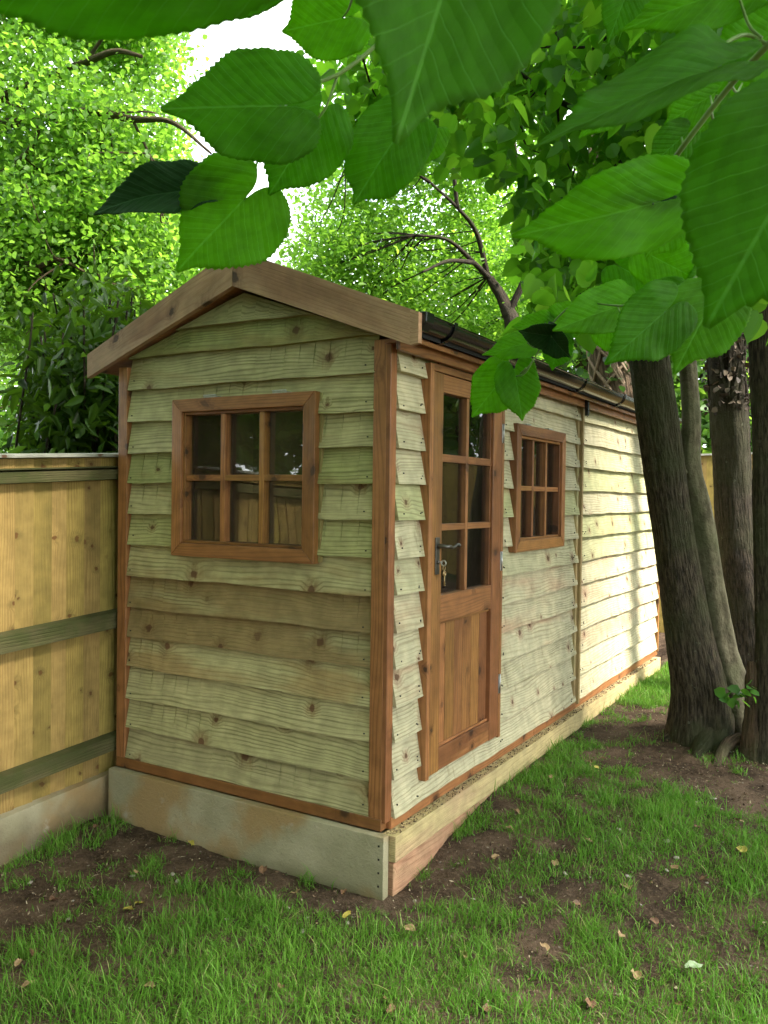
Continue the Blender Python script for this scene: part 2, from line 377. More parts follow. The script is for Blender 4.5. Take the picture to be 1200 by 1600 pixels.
def m_bigleaf(name, base, trans, tf=.5, dark=1.):
    """single broad leaf: 'lp' = (along, across, roundness) in leaf units"""
    N = Nodes(name)
    a = N.n('Attribute', attribute_name='lp').outputs['Vector']; x, y, rr = N.sep(a)
    ay = N.math('ABSOLUTE', y)
    # side veins leave the midrib at an angle and curve forward
    c = N.math('SUBTRACT', x, N.math('MULTIPLY', N.math('POWER', ay, .86), .72)); c = N.math('ADD', c, N.math('MULTIPLY', N.math('SUBTRACT', N.noise(a, 3.5, 2), .5), .045))
    k = N.math('MULTIPLY', c, 7.2)
    fr = N.math('ABSOLUTE', N.math('SUBTRACT', N.math('FRACT', N.math('ADD', k, 20.)), .5))
    sv = N.rng(fr, .45, .495, 0, 1)
    # tertiary veins off the side veins
    k2 = N.math('MULTIPLY', N.math('ADD', N.math('MULTIPLY', ay, 1.), N.math('MULTIPLY', x, .35)), 30.)
    k2 = N.math('ADD', k2, N.math('MULTIPLY', N.noise(a, 9, 2), 3.))
    fr2 = N.math('ABSOLUTE', N.math('SUBTRACT', N.math('FRACT', N.math('ADD', k2, 60.)), .5))
    tv = N.rng(fr2, .40, .5, 0, 1)
    mv = N.rng(ay, .006, .016, 1, 0)
    vein = N.math('MAXIMUM', mv, N.math('MULTIPLY', sv, .7)); vein = N.math('MAXIMUM', vein, N.math('MULTIPLY', tv, .13))
    mott = N.noise(a, 5, 4); ob = N.n('ObjectInfo').outputs['Random']; spot = N.rng(N.noise(N.n('VectorMath', {0: a, 1: N.xyz(ob, ob, ob)}, operation='ADD').outputs[0], 22, 3), .70, .76, 0, .55)
    lite = tuple(min(1, k_*1.9+.03) for k_ in base)
    b = N.mix(N.rng(mott, .3, .7, .75, 1.2), (0, 0, 0), base)
    b = N.mix(vein, b, lite); b = N.mix(spot, b, (.10, .075, .02))
    t = N.mix(N.rng(mott, .25, .75, .85, 1.05), (0, 0, 0), trans)
    t = N.mix(N.math('MULTIPLY', vein, .35), t, tuple(min(1, k_*.95+.05) for k_ in trans))
    puff = N.math('SINE', N.math('MULTIPLY', N.math('FRACT', N.math('ADD', k, 20.5)), 3.14159))
    h = N.math('ADD', N.math('MULTIPLY', puff, .8), N.math('ADD', N.math('MULTIPLY', vein, -.5), N.math('MULTIPLY', mott, .5)))
    nor = N.bump(h, .0009, .7)
    p = N.pbsdf(b, .55, nor, **{'Specular IOR Level': .16})
    tl = N.n('BsdfTranslucent', {'Color': t, 'Normal': nor}).outputs[0]
    return N.out(N.n('MixShader', {0: tf, 1: p, 2: tl}).outputs[0])
M_BIG = m_bigleaf('broad_lime_leaf', (.058, .155, .012), (.29, .68, .012), tf=.58)
M_BIG_BRIGHT = m_bigleaf('young_lime_leaf', (.072, .19, .014), (.38, .78, .02), tf=.62)  # brighter copy of the broad leaf colours
M_BIG_DARK = m_bigleaf('glossy_lime_leaf_top', (.020, .07, .018), (.04, .15, .01), tf=.3)  # darker, less translucent copy for upper sides and folded leaves
M_STEM = simple('green_petiole', (.15, .26, .05), .5, nscale=60, namt=.3)
M_TWIG = simple('brown_twig', (.06, .042, .028), .8, nscale=60, namt=.4, bumpd=.001)

def m_bark(name, a, b, moss, sv=5., su=14., bd=.02):
    N = Nodes(name); at_ = N.n('Attribute', attribute_name='bk').outputs['Vector']; x, y, z = N.sep(at_)  # around (m), along (m)
    g = N.n('TexCoord').outputs['Object']
    v = N.xyz(N.math('MULTIPLY', x, su*4), N.math('MULTIPLY', y, sv))
    r = N.noise(v, 1, 5, .65); f = N.noise(g, 60, 4, .7); big = N.noise(g, 3, 3)
    col = N.mix(N.rng(r, .38, .62), a, b)
    col = N.mix(N.rng(big, .42, .66, 0, .7), col, moss)
    mo = N.noise(g, 11, 5, .7); col = N.mix(N.rng(mo, .55, .75, 0, .65), col, moss); col = N.mix(N.rng(mo, .42, .28, 0, .6), col, a)
    lich = N.noise(g, 24, 4, .65); col = N.mix(N.rng(lich, .64, .72, 0, .5), col, (.15, .155, .115))
    col = N.mix(N.rng(f, .6, .8, 0, .5), col, tuple(k*1.8 for k in b))
    return N.out(N.pbsdf(col, .92, N.bump(N.math('ADD', N.math('MULTIPLY', r, 2.), N.math('MULTIPLY', f, .5)), bd), **{'Specular IOR Level': .2}))
M_BARK = m_bark('lime_bark', (.018, .014, .010), (.08, .064, .042), (.042, .050, .020), 11., 22., .012)
M_BARK_S = m_bark('smooth_lime_bark', (.075, .065, .042), (.155, .14, .092), (.09, .10, .05), sv=9, su=4, bd=.008)
M_BARK_D = m_bark('dark_bark', (.014, .011, .008), (.055, .042, .03), (.036, .038, .018), 10., 18., .015)
M_BARK_F = m_bark('far_bark', (.06, .042, .028), (.15, .10, .065), (.08, .08, .04))
M_VINE = simple('ivy_stem', (.20, .14, .09), .85, nscale=50, namt=.5)

def m_grass():
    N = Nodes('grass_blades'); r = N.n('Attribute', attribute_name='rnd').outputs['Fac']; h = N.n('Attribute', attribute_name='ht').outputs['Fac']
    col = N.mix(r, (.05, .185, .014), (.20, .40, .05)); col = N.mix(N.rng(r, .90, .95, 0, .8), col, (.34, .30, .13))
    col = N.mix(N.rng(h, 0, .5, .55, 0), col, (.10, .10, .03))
    p = N.pbsdf(col, .5, **{'Specular IOR Level': .3}); tl = N.n('BsdfTranslucent', {'Color': N.mix(.5, col, (.15, .4, .03))}).outputs[0]
    return N.out(N.n('MixShader', {0: .35, 1: p, 2: tl}).outputs[0])
M_GRASS = m_grass()
def m_dead(name, a, b):
    N = Nodes(name); g = N.n('TexCoord').outputs['Object']; c = N.mix(N.rng(N.noise(g, 70, 3), .35, .65), a, b)
    return N.out(N.pbsdf(c, .65))
M_DEAD = [m_dead('dead_leaf_brown', (.20, .105, .05), (.11, .055, .03)), m_dead('dead_leaf_tan', (.36, .25, .13), (.24, .15, .075)), m_dead('fallen_leaf_yellow', (.45, .36, .06), (.32, .27, .05))]
M_PALELEAF = m_dead('fallen_leaf_pale', (.30, .38, .24), (.22, .3, .16))  # pale grey-green of the upturned fallen leaf

#=SETTING
# ------------------------------------------------------------------ ground
def ground_z(x, y):
    x = np.asarray(x, float); y = np.asarray(y, float)
    z = .13*smooth(-.15, 1.05, y)*smooth(-.3, .05, x) + .06*np.maximum(0, y-4.3)*smooth(4.3, 6, y)
    z = z - .035*smooth(-.1, -.8, y)*smooth(0, -1.2, x) - .03*smooth(-1.0, -2.5, y)
    # rise around the tree's foot
    z = z + .05*np.exp(-(((x-.85)**2+(y-2.5)**2)/.22))
    z = z + .028*(fbm(x*1.7, y*1.7, 0, 3)-.5) + .018*(fbm(x*7, y*7, 0, 9)-.5)
    return z
def build_ground():
    def axis(lo, a, b, hi, st): 
        core = np.arange(a, b, st); l = a-np.geomspace(st, a-lo, 28)[::-1]; r = b+np.geomspace(st, hi-b, 28)
        return np.concatenate([l, core, r])
    xs = axis(-120, -2., 3.4, 120, .022); ys = axis(-120, -1.9, 5.6, 120, .022)
    X, Y = np.meshgrid(xs, ys); Z = ground_z(X, Y)
    fine = smooth(.2, .0, np.maximum(np.maximum(-2-X, X-3.4), np.maximum(-1.9-Y, Y-5.6)))
    Z = Z + fine*.020*(fbm(X*22, Y*22, 0, 21, 3)-.5)
    Z = np.minimum(Z, 2.5)
    n, m = X.shape; i = np.arange(n-1)[:, None]*m; j = np.arange(m-1)[None, :]
    F = np.stack([i+j, i+j+1, i+m+j+1, i+m+j], -1).reshape(-1, 4)
    V = np.stack([X, Y, Z], -1).reshape(-1, 3)
    far = smooth(6.5, 9, np.hypot(V[:, 0], V[:, 1]-1))
    o = np_mesh('ground', V, F, M_GROUND, attrs={'far': far}); tag(o, kind='structure')
build_ground()

# ------------------------------------------------------------------ shed
W, L = 1.43, 4.28
Z0, ZE = .26, 2.075            # underside of the cill, top of the corner posts
shed = empty('garden_shed', 'timber weatherboard shed with pitched roof, half glazed brown door and two brown windows', 'shed')
def openings_split(z0, z1, ops):
    """yield (za, zb, [(a,b) blocked...])"""
    cuts = sorted({z0, z1} | {c for o in ops for c in (o[2], o[3]) if z0 < c < z1})
    for a, b in zip(cuts[:-1], cuts[1:]):
        m = (a+b)/2; yield a, b, [(o[0], o[1]) for o in ops if o[2] < m < o[3]]
LAPS = [.285+.1397*k for k in range(13)]
LAPS[12] = 1.963
def clad(mb, kind, s0, s1, ops, laps, ztop, roofline=None, nail=True, thick=(.034, .005)):
    """kind 'front': runs along x at y=0 facing -y; 'side': runs along y at x=0 facing +x."""
    laps = list(laps)+[ztop]
    for k in range(len(laps)-1):
        za, zb = laps[k]+random.uniform(-.004, .004), laps[k+1]+.016
        tilt = random.uniform(-.0035, .0035); off = (random.random()*40, random.random()*40); t = (random.random(), random.random()*.62, random.random())
        if kind == 'front' and k in (4, 5): t = (.25, .95, .3)
        if kind == 'side' and k in (3, 4, 5): t = (.6, .66, .3)
        th0 = thick[0]+random.uniform(-.002, .004)
        ph = random.random()*9
        for a, b, blocked in openings_split(za, zb, ops):
            iv = [(s0, s1)]
            for (p, q) in blocked:
                iv = [w for (c, d) in iv for w in ((c, min(d, p)), (max(c, q), d)) if w[1]-w[0] > .004]
            for c, d in iv:
                n = max(1, int((d-c)/.07)); e = np.linspace(c, d, n+1)
                for i in range(n):
                    P = []
                    for s in (e[i], e[i+1]):
                        def edge(zz, base):
                            r = tilt*((s-s0)/(s1-s0)*2-1)
                            if base: r += .0022*math.sin(s*7+ph)+.0014*math.sin(s*23+ph*2)+.0008*math.sin(s*71+ph)
                            return zz+r
                        zl, zh = edge(a, a == za), edge(b, False)
                        if roofline is not None:
                            lim = roofline(s)
                            zl, zh = min(zl, lim-.001), min(zh, lim)
                        wv = .0016*math.sin(s*5+ph*3)
                        tl = (th0+(thick[1]-th0)*(zl-za)/(zb-za)+wv); thh = thick[1]+(th0-thick[1])*(zb-zh)/(zb-za)+wv
                        if kind == 'front': P += [(s, .0, zl), (s, -tl+.006, zl), (s, -thh+.006, zh), (s, .0, zh)]
                        else: P += [(-.006, s, zl), (tl-.006, s, zl), (thh-.006, s, zh), (-.006, s, zh)]
                    if abs(P[3][2]-P[0][2]) < .003 and abs(P[7][2]-P[4][2]) < .003: continue
                    o2 = (off[0]+e[i], off[1]+(a-za)*1.0)
                    mb.hexa(P, t, o2)
        if nail:
            zc = za+.03
            for s in ([s0+.03, s1-.035] if kind == 'front' else [s0+.035, .2, 1.05, 2.1, 2.30, 3.2]):
                if roofline is not None and roofline(s) < zc+.05: continue
                if any(o[0]-.03 < s < o[1]+.03 and o[2]-.03 < zc < o[3]+.03 for o in ops): continue
                s += random.uniform(-.012, .012); zz = zc+random.uniform(-.012, .012); r = .0026
                e_ = th0+.001-.0035
                if kind == 'front': mb.box(s-r, s+r, -e_+.006-.002, -e_+.008, zz-r, zz+r, 'z', mi=1)
                else: mb.box(e_-.008, e_-.004, s-r, s+r, zz-r, zz+r, 'z', mi=1)
RX = -.715                      # ridge line
SLOPE = (2.348-2.05)/(.86)      # rise per metre of the roof underside
def roof_under(x): return 2.338 - SLOPE*abs(x-RX)
WF = (-1.035, -.365, 1.262, 1.868)       # front opening
WS = (1.195, 1.852, 1.262, 1.84)         # side window opening
DR = (.262, .972, .375, 2.006)           # door opening
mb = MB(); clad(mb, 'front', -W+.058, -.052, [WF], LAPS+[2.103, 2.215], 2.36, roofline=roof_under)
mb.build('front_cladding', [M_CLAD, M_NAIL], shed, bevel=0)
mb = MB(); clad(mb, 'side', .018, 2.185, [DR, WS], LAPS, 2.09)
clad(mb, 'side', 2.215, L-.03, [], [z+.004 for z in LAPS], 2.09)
mb.build('side_cladding', [M_CLAD_SIDE_LIT, M_NAIL], shed, bevel=0)
# back and left walls, floor: plain boards, seen only through the glass
mb = MB()
mb.box(-W, -.02, L-.05, L-.02, Z0, 2.07, 'x'); mb.box(-W, -W+.02, .03, L-.05, Z0, 2.03, 'y')
mb.box(-W+.03, -.03, .02, L-.06, Z0+.02, Z0+.04, 'y')
for yy in (.9, 1.8, 2.7, 3.5): mb.box(-W+.021, -W+.06, yy, yy+.045, Z0+.04, 2.02, 'z')
mb.build('inner_walls', M_PLY, shed, bevel=0)
# gable at the back
me_b = MB(); 
me_b.hexa([(-W, L-.05, 2.07), (-W, L-.02, 2.07), (-W, L-.02, 2.08), (-W, L-.05, 2.08), (RX, L-.05, 2.07), (RX, L-.02, 2.07), (RX, L-.02, 2.33), (RX, L-.05, 2.33)])
me_b.hexa([(RX, L-.05, 2.07), (RX, L-.02, 2.07), (RX, L-.02, 2.33), (RX, L-.05, 2.33), (-.02, L-.05, 2.07), (-.02, L-.02, 2.07), (-.02, L-.02, 2.08), (-.02, L-.05, 2.08)])
me_b.build('rear_gable', M_CLAD, shed, bevel=0)
# corner posts
mb = MB(); mb.box(-.0585, -.0005, -.031, -.008, .272, 2.083, 'z'); mb.build('corner_post', M_STAIN, shed, .003)
mb = MB(); mb.box(-.0075, .0165, -.030, .017, .272, 2.07, 'z'); mb.build('corner_post', M_STAIN, shed, .003)
mb = MB(); mb.box(-W, -W+.056, -.031, .012, .268, 2.07, 'z'); mb.build('corner_post', M_STAIN, shed, .003)
mb = MB(); mb.box(-.02, .03, L-.029, L, .268, 2.03, 'z'); mb.build('corner_post', M_STAIN, shed, .003)
# cill rails round the foot
mb = MB(); mb.box(-W+.006, .002, -.036, .005, .240, .285, 'x'); mb.build('cill', M_STAIN, shed, .003)
mb = MB(); mb.box(-.02, .022, .006, 1.5, .240, .2845, 'y'); mb.box(-.02, .0215, 1.503, L-.002, .240, .284, 'y'); mb.build('cill', M_STAIN, shed, .003)
# bargeboards (front), plumb cut at the ends with a clipped lower corner
def barge(x_end, yf, yb, zt_apex=2.502, zb_apex=2.350):
    mb = MB(); sgn = 1 if x_end > RX else -1
    zt = 2.158 if sgn > 0 else 2.135; zb = 2.047 if sgn > 0 else 2.027
    s = (zb_apex-zb)/abs(x_end-RX) if sgn < 0 else (zb_apex-2.030)/abs(x_end-RX)
    xs = [RX+sgn*.0012, x_end-sgn*.035, x_end]
    zl = [zb_apex, zb_apex-s*abs(xs[1]-RX), (zb_apex-s*abs(x_end-RX))+(.018 if sgn > 0 else .0)]
    zh = [zt_apex, zt_apex-(zt_apex-zt)*abs(xs[1]-RX)/abs(x_end-RX), zt]
    off = (random.random()*30, random.random()*30); t = (.5, .5, .5)
    for i in range(2):
        mb.hexa([(xs[i], yb, zl[i]), (xs[i], yf, zl[i]), (xs[i], yf, zh[i]), (xs[i], yb, zh[i]),
                 (xs[i+1], yb, zl[i+1]), (xs[i+1], yf, zl[i+1]), (xs[i+1], yf, zh[i+1]), (xs[i+1], yb, zh[i+1])], t, (off[0]+abs(xs[i]-xs[0]), off[1]))
    o = mb.build('bargeboard', M_BARGE, shed, 0); return o
barge(.156, -.078, -.052); barge(-1.587, -.078, -.052)
# roof slopes (thickness, felt on top)
mb = MB()
for sgn, xe, ze in ((1, .115, 2.088), (-1, -1.55, 2.078)):
    P = [(RX, -.051, 2.385), (RX, -.051, 2.46), (xe, -.051, ze+.06), (xe, -.051, ze)]
    Q = [(a, L+.06, c) for a, b, c in P]; mb.hexa(P+Q)
mb.build('roof', M_FELT, shed, 0)
mb = MB()   # soffit boards under the front overhang
for sgn, xe, ze in ((1, .10, 2.075), (-1, -1.535, 2.06)):
    P = [(RX, -.050, 2.366), (RX, -.050, 2.384), (xe, -.050, ze+.010), (xe, -.050, ze-.008)]
    Q = [(a, L+.05, c) for a, b, c in P]; mb.hexa(P+Q)
mb.build('roof_lining', M_STAIN, shed, 0)
# fascia under the gutter, overhang end block
mb = MB(); mb.box(.048, .066, -.05, L+.03, 2.035, 2.105, 'y'); mb.build('fascia_board', M_STAIN, shed, .002)
mb = MB(); mb.box(.0, .047, -.049, L+.02, 2.062, 2.078, 'y'); mb.build('soffit', M_STAIN, shed, .0)
# gutter: half round profile lofted along y, faint fall
def gutter():
    g = empty('gutter_run', None, None); g.parent = shed
    cx, r = .118, .050
    y0, y1 = -.048, L+.05
    def zc(y): return 2.150-.010*(y-y0)/(y1-y0)
    prof = []
    for a in np.linspace(-180, 0, 17): prof.append((cx+r*math.cos(math.radians(a)), r*.95*math.sin(math.radians(a))))
    lip = [(cx+r+.004, .002), (cx+r+.004, .008), (cx+r-.004, .009), (cx+r-.004, .0)]
    outer = prof+lip[:3]; inner = [(cx+(p[0]-cx)*.94, p[1]*.94+.001) for p in prof[::-1]]; pl = outer+[lip[3]]+inner[1:-1]+[(cx-r+.003, .0)]
    V = []; ys = np.linspace(y0, y1, 30)
    for y in ys: V += [(a, y, zc(y)+b) for a, b in pl]
    n = len(pl); i = np.arange(len(ys)-1)[:, None]*n; j = np.arange(n)[None]; k = (j+1) % n
    F = np.stack([i+j, i+k, i+n+k, i+n+j], -1).reshape(-1, 4)
    o = np_mesh('gutter', np.array(V), F, M_BLACK, shed, True)
    md = o.modifiers.new('e', 'EDGE_SPLIT'); md.split_angle = .7
    bpy.data.objects.remove(g)
    # end stop: squarish boss with a rim
    mb = MB()
    yy = y0-.004
    pts = [(cx-r*1.08, .018), (cx-r*1.08, -.02), (cx-r*.75, -.048), (cx+r*.6, -.052), (cx+r*1.12, -.024), (cx+r*1.14, .014)]
    c = len(pts)
    mbv = [(a, yy, zc(y0)+b) for a, b in pts]+[(a, yy+.062, zc(y0)+b) for a, b in pts]
    me = bpy.data.meshes.new('end_cap'); me.from_pydata(mbv, [], [tuple(range(c)), tuple(range(2*c-1, c-1, -1))]+[(q, q+c, (q+1) % c+c, (q+1) % c) for q in range(c)])
    me.materials.append(M_BLACK); e = bpy.data.objects.new('end_cap', me); link(e, o)
    md = e.modifiers.new('b', 'BEVEL'); md.width = .004; md.segments = 2
    for y in (.19, 1.83, 2.62, 3.55):
        pth = [(cx-r-.012, y, zc(y)+.012)]+[(cx+(r+.004)*math.cos(math.radians(a)), y, zc(y)+(r*.95+.004)*math.sin(math.radians(a))) for a in np.linspace(-180, 0, 13)]+[(cx+r+.004, y, zc(y)+.014)]
        W2 = .013; V = []
        for p in pth:
            q = np.array(p); dirc = q-np.array([cx, y, zc(y)]); dirc /= np.linalg.norm(dirc)+1e-9
            for dy in (-W2, W2):
                for s in (0, .004): V.append(q+dirc*s+np.array([0, dy, 0]))
        V = np.array(V); F = []
        for q in range(len(pth)-1):
            b = q*4
            for a_, b_ in ((0, 1), (1, 3), (3, 2), (2, 0)): F.append((b+a_, b+b_, b+4+b_, b+4+a_))
        F += [(0, 1, 3, 2)]
        br = np_mesh('gutter_bracket', V, np.array(F), M_BLACK, o, False)
        # wedge arm back to the fascia
        mb = MB(); mb.hexa([(.067, y-.011, zc(y)-.066), (.067, y+.011, zc(y)-.066), (.067, y+.011, zc(y)-.015), (.067, y-.011, zc(y)-.015),
                            (cx+.005, y-.011, zc(y)-.060), (cx+.005, y+.011, zc(y)-.060), (cx+.005, y+.011, zc(y)-.052), (cx+.005, y-.011, zc(y)-.052)])
        mb.build('bracket_arm', M_BLACK, o, .001)
    return o
gut = gutter()
mb = MB(); mb.box(.0665, .088, 2.13, 2.15, 1.985, 2.09, 'z'); mb.build('downpipe_clip', M_BLACK, shed, .002)
# cover strip over the joint of the two wall sections
mb = MB(); mb.box(.004, .040, 2.186, 2.214, .27, 2.062, 'z'); mb.box(.004, .022, 2.150, 2.1855, .275, 2.062, 'z'); mb.build('cover_strip', M_CLAD, shed, .002)

# windows: generic, built in a local frame (a across, b out of the wall, z up)
def frame_mb(tr, a0, a1, z0, z1, w, b0, b1):
    """mitred frame; tr(a,b,z) -> world"""
    mb = MB()
    def piece(o0, o1, i1, i0):   # outer edge o0->o1, inner edge i0->i1 as (a,z)
        P = [tr(o0[0], b0, o0[1]), tr(o0[0], b1, o0[1]), tr(i0[0], b1, i0[1]), tr(i0[0], b0, i0[1]),
             tr(o1[0], b0, o1[1]), tr(o1[0], b1, o1[1]), tr(i1[0], b1, i1[1]), tr(i1[0], b0, i1[1])]
        mb.hexa(P)
    e = .0004
    piece((a0+e, z0), (a1-e, z0), (a1-w-e, z0+w), (a0+w+e, z0+w)); piece((a0+e, z1), (a1-e, z1), (a1-w-e, z1-w), (a0+w+e, z1-w))
    piece((a0, z0+e), (a0, z1-e), (a0+w, z1-w-e), (a0+w, z0+w+e)); piece((a1, z0+e), (a1, z1-e), (a1-w, z1-w-e), (a1-w, z0+w+e))
    return mb
def tbox(mb, tr, a0, a1, b0, b1, z0, z1, ax, mi=0):
    if ax == 'a': P = [tr(a0, b0, z0), tr(a0, b1, z0), tr(a0, b1, z1), tr(a0, b0, z1), tr(a1, b0, z0), tr(a1, b1, z0), tr(a1, b1, z1), tr(a1, b0, z1)]
    else: P = [tr(a0, b0, z0), tr(a1, b0, z0), tr(a1, b1, z0), tr(a0, b1, z0), tr(a0, b0, z1), tr(a1, b0, z1), tr(a1, b1, z1), tr(a0, b1, z1)]
    mb.hexa(P, mi=mi)
trF = lambda a, b, z: (a, -b, z)
trS = lambda a, b, z: (b, a, z)
def window(tr, a0, a1, z0, z1, depth, label, proud):
    w = empty('window', None, None); w.parent = shed; w['label'] = label
    frame_mb(tr, a0, a1, z0, z1, .056, .0, proud).build('frame', M_STAIN, w, .003)
    frame_mb(tr, a0+.0565, a1-.0565, z0+.0565, z1-.0565, .012, -.01, proud-.014).build('inner_bead', M_STAIN, w, .0015)
    g = MB(); ia0, ia1, iz0, iz1 = a0+.069, a1-.069, z0+.069, z1-.069
    for k in (1, 2):
        c = ia0+(ia1-ia0)*k/3; tbox(g, tr, c-.0125, c+.0125, -.008, proud-.018, iz0, iz1, 'z')
    zc = (iz0+iz1)/2
    for k in range(3):
        s0 = ia0+(ia1-ia0)*k/3+(.0127 if k else 0); s1 = ia0+(ia1-ia0)*(k+1)/3-(.0127 if k < 2 else 0)
        tbox(g, tr, s0, s1, -.008, proud-.019, zc-.0125, zc+.0125, 'a')
    g.build('glazing_bars', M_STAIN, w, .0015)
    g = MB(); tbox(g, tr, ia0-.004, ia1+.004, -.004, -.001, iz0-.004, iz1+.004, 'a'); g.build('pane', M_GLASS if tr is trF else M_GLASS2, w, 0)
    return w
wf = window(trF, -1.073, -.311, 1.229, 1.905, .05, 'brown framed six pane top hung window in the front wall', .052)
for c in (-.86, -.49):
    mb = MB(); mb.box(c-.035, c+.035, -.047, -.012, 1.9055, 1.912, 'x'); mb.build('hinge', M_STEEL, wf, .001)
    mb = MB(); mb.box(c-.036, c+.034, -.050, -.043, 1.9125, 1.918, 'x'); mb.build('hinge_pin', M_STEEL, wf, .002)
# pale packer strips seen beside the frame and inside the glass
mb = MB(); mb.box(-.3105, -.2985, -.022, .0, 1.235, 1.90, 'z'); mb.build('packer', M_CLAD, wf, .001)
mb = MB(); mb.box(-1.034, -.972, .006, .03, 1.265, 1.865, 'z'); mb.build('inner_stud', M_CLAD, wf, .001)
ws = window(trS, 1.150, 1.872, 1.229, 1.865, .05, 'brown framed six pane window in the side wall beside the door', .045)
for c in (1.62, 1.30):
    mb = MB(); mb.box(.012, .045, c-.03, c+.03, 1.8655, 1.872, 'y'); mb.build('hinge', M_STEEL, ws, .001)
mb = MB(); mb.box(-.01, .020, 1.8725, 1.884, 1.235, 1.86, 'z'); mb.build('packer', M_CLAD, ws, .001)

# door
dr = MB()
door_frame = MB()
door_frame.box(-.02, .046, .232, .262, .362, 2.030, 'z'); door_frame.box(-.02, .044, .966, .992, .362, 2.030, 'z')
door_frame.box(-.02, .043, .2625, .9655, 2.003, 2.032, 'y'); door_frame.build('door_frame', M_STAIN, shed, .002)
door = empty('door', None, None); door.parent = shed; door['label'] = 'half glazed brown ledged door with six panes and black latch'
D0, D1, X0, X1 = .2655, .9625, .006, .044
ga0, ga1 = .350, .862
for a, b in ((D0, ga0), (ga1, D1)):
    g = MB(); g.box(X0, X1, a, b, .372, 2.000, 'z'); g.build('stile', M_STAIN, door, .0025)
for z0, z1 in ((1.925, 1.9985), (.985, 1.095), (.3735, .465)):
    g = MB(); g.box(X0, X1-.0015, ga0+.0005, ga1-.0005, z0, z1, 'y'); g.build('rail', M_STAIN, door, .0025)
g = MB(); mid = .600
zz = [1.0955, 1.360, 1.387, 1.643, 1.675, 1.9245]
g.box(X0+.002, X1-.008, mid-.0125, mid+.0125, zz[0], zz[5], 'z')
for z0, z1 in ((zz[1], zz[2]), (zz[3], zz[4])):
    g.box(X0+.002, X1-.009, ga0+.0005, mid-.0127, z0, z1, 'y'); g.box(X0+.002, X1-.009, mid+.0127, ga1-.0005, z0, z1, 'y')
g.build('glazing_bars', M_STAIN, door, .0015)
for a, b in ((ga0+.0006, ga0+.010), (ga1-.010, ga1-.0006)):   # bead round the glass
    g = MB(); g.box(X0+.002, X1-.012, a, b, 1.0956, 1.9244, 'z'); g.build('bead', M_STAIN, door, .001)
g = MB(); g.box(.0125, .016, ga0-.004, ga1+.004, 1.09, 1.93, 'y'); g.build('pane', M_GLASS2, door, 0)
g = MB(); n = 6
for k in range(n):
    a = ga0+(ga1-ga0)*k/n; b = ga0+(ga1-ga0)*(k+1)/n; g.box(X0+.002, X0+.018+random.uniform(-.0005, .0005), a+.0012, b-.0012, .4655, .9845, 'z')
g.box(X0, X0+.003, ga0, ga1, .4655, .9845, 'z'); g.build('lower_panel', M_STAIN, door, .0018)
for z0, z1 in ((.4656, .476), (.9744, .9842)):
    g = MB(); g.box(X0+.019, X0+.027, ga0+.001, ga1-.001, z0, z1, 'y'); g.build('moulding', M_STAIN, door, .002)
for zc in (1.80, 1.20, .62):
    mb = MB(); mb.box(.0445, .0475, .956, .974, zc-.045, zc+.045, 'z'); h_ = mb.build('hinge', M_STEEL, door, .001)
    V, F = tube([(.0500, .9635, zc-.045), (.0500, .9635, zc+.045)], [.004, .004], 8); 
    k_ = np_mesh('hinge_pin', V, F, M_STEEL, door)
# door furniture
hx = .0445
mb = MB(); mb.box(hx, hx+.006, .288, .322, 1.185, 1.335, 'z'); hp = mb.build('handle_plate', M_IRON, door, .002)
V, F = tube(spline([(hx+.006, .305, 1.300), (hx+.03, .305, 1.300), (hx+.046, .312, 1.298), (hx+.046, .335, 1.299), (hx+.045, .36, 1.292), (hx+.045, .385, 1.298), (hx+.045, .405, 1.304), (hx+.047, .417, 1.300), (hx+.048, .420, 1.294)], 26),
            np.interp(np.linspace(0, 1, 26), [0, .15, .3, .7, .9, 1], [.011, .008, .007, .0055, .0075, .004]), 10)
np_mesh('lever_handle', V, F, M_IRON, hp)
V, F = tube([(hx+.006, .305, 1.235), (hx+.012, .305, 1.235)], [.009, .009], 14); np_mesh('keyhole_cylinder', V, F, M_IRON, hp)
key = empty('door_key', 'small bunch of brass keys hanging from the lock of the shed door', 'keys', (hx+.02, .312, 1.232))
def ring_mesh(c, r, t, ax):
    th = np.linspace(0, 2*np.pi, 20, endpoint=False); e1, e2 = ax
    P = np.array([np.array(c)+r*(math.cos(a)*np.array(e1)+math.sin(a)*np.array(e2)) for a in th]); n = len(P)
    V = []
    for i in range(n):
        rad = (P[i]-np.array(c))/r; nn = np.cross(e1, e2)
        for q in np.linspace(0, 2*np.pi, 6, endpoint=False): V.append(P[i]+t*(math.cos(q)*rad+math.sin(q)*nn))
    i = np.arange(n)[:, None]*6; j = np.arange(6)[None]; i2 = ((np.arange(n)+1) % n)[:, None]*6; k = (j+1) % 6
    return np.array(V), [np.stack([i+j, i+k, i2+k, i2+j], -1).reshape(-1, 4)]
kl = np.array(key.location)
parts = [tube([(hx+.010, .305, 1.235), (hx+.026, .305, 1.235)], [.0035, .0035], 8), ring_mesh((hx+.031, .307, 1.232), .0105, .003, ((1, 0, 0), (0, 0, 1)))]
V, F = merge(parts); np_mesh('lock_key', V-kl, F, M_STEEL, key)
parts = [ring_mesh((hx+.032, .310, 1.212), .010, .0014, ((0, 1, 0), (0, 0, 1))), ring_mesh((hx+.033, .312, 1.190), .0085, .0034, ((0, 1, 0), (0, 0, 1))),
         tube([(hx+.033, .312, 1.182), (hx+.033, .313, 1.140)], [.0028, .0024], 8), tube([(hx+.033, .313, 1.150), (hx+.033, .321, 1.150)], [.0024, .0024], 6), tube([(hx+.033, .313, 1.142), (hx+.033, .320, 1.142)], [.0024, .0024], 6)]
V, F = merge(parts); np_mesh('hanging_key', V-kl, F, M_BRASS, key)

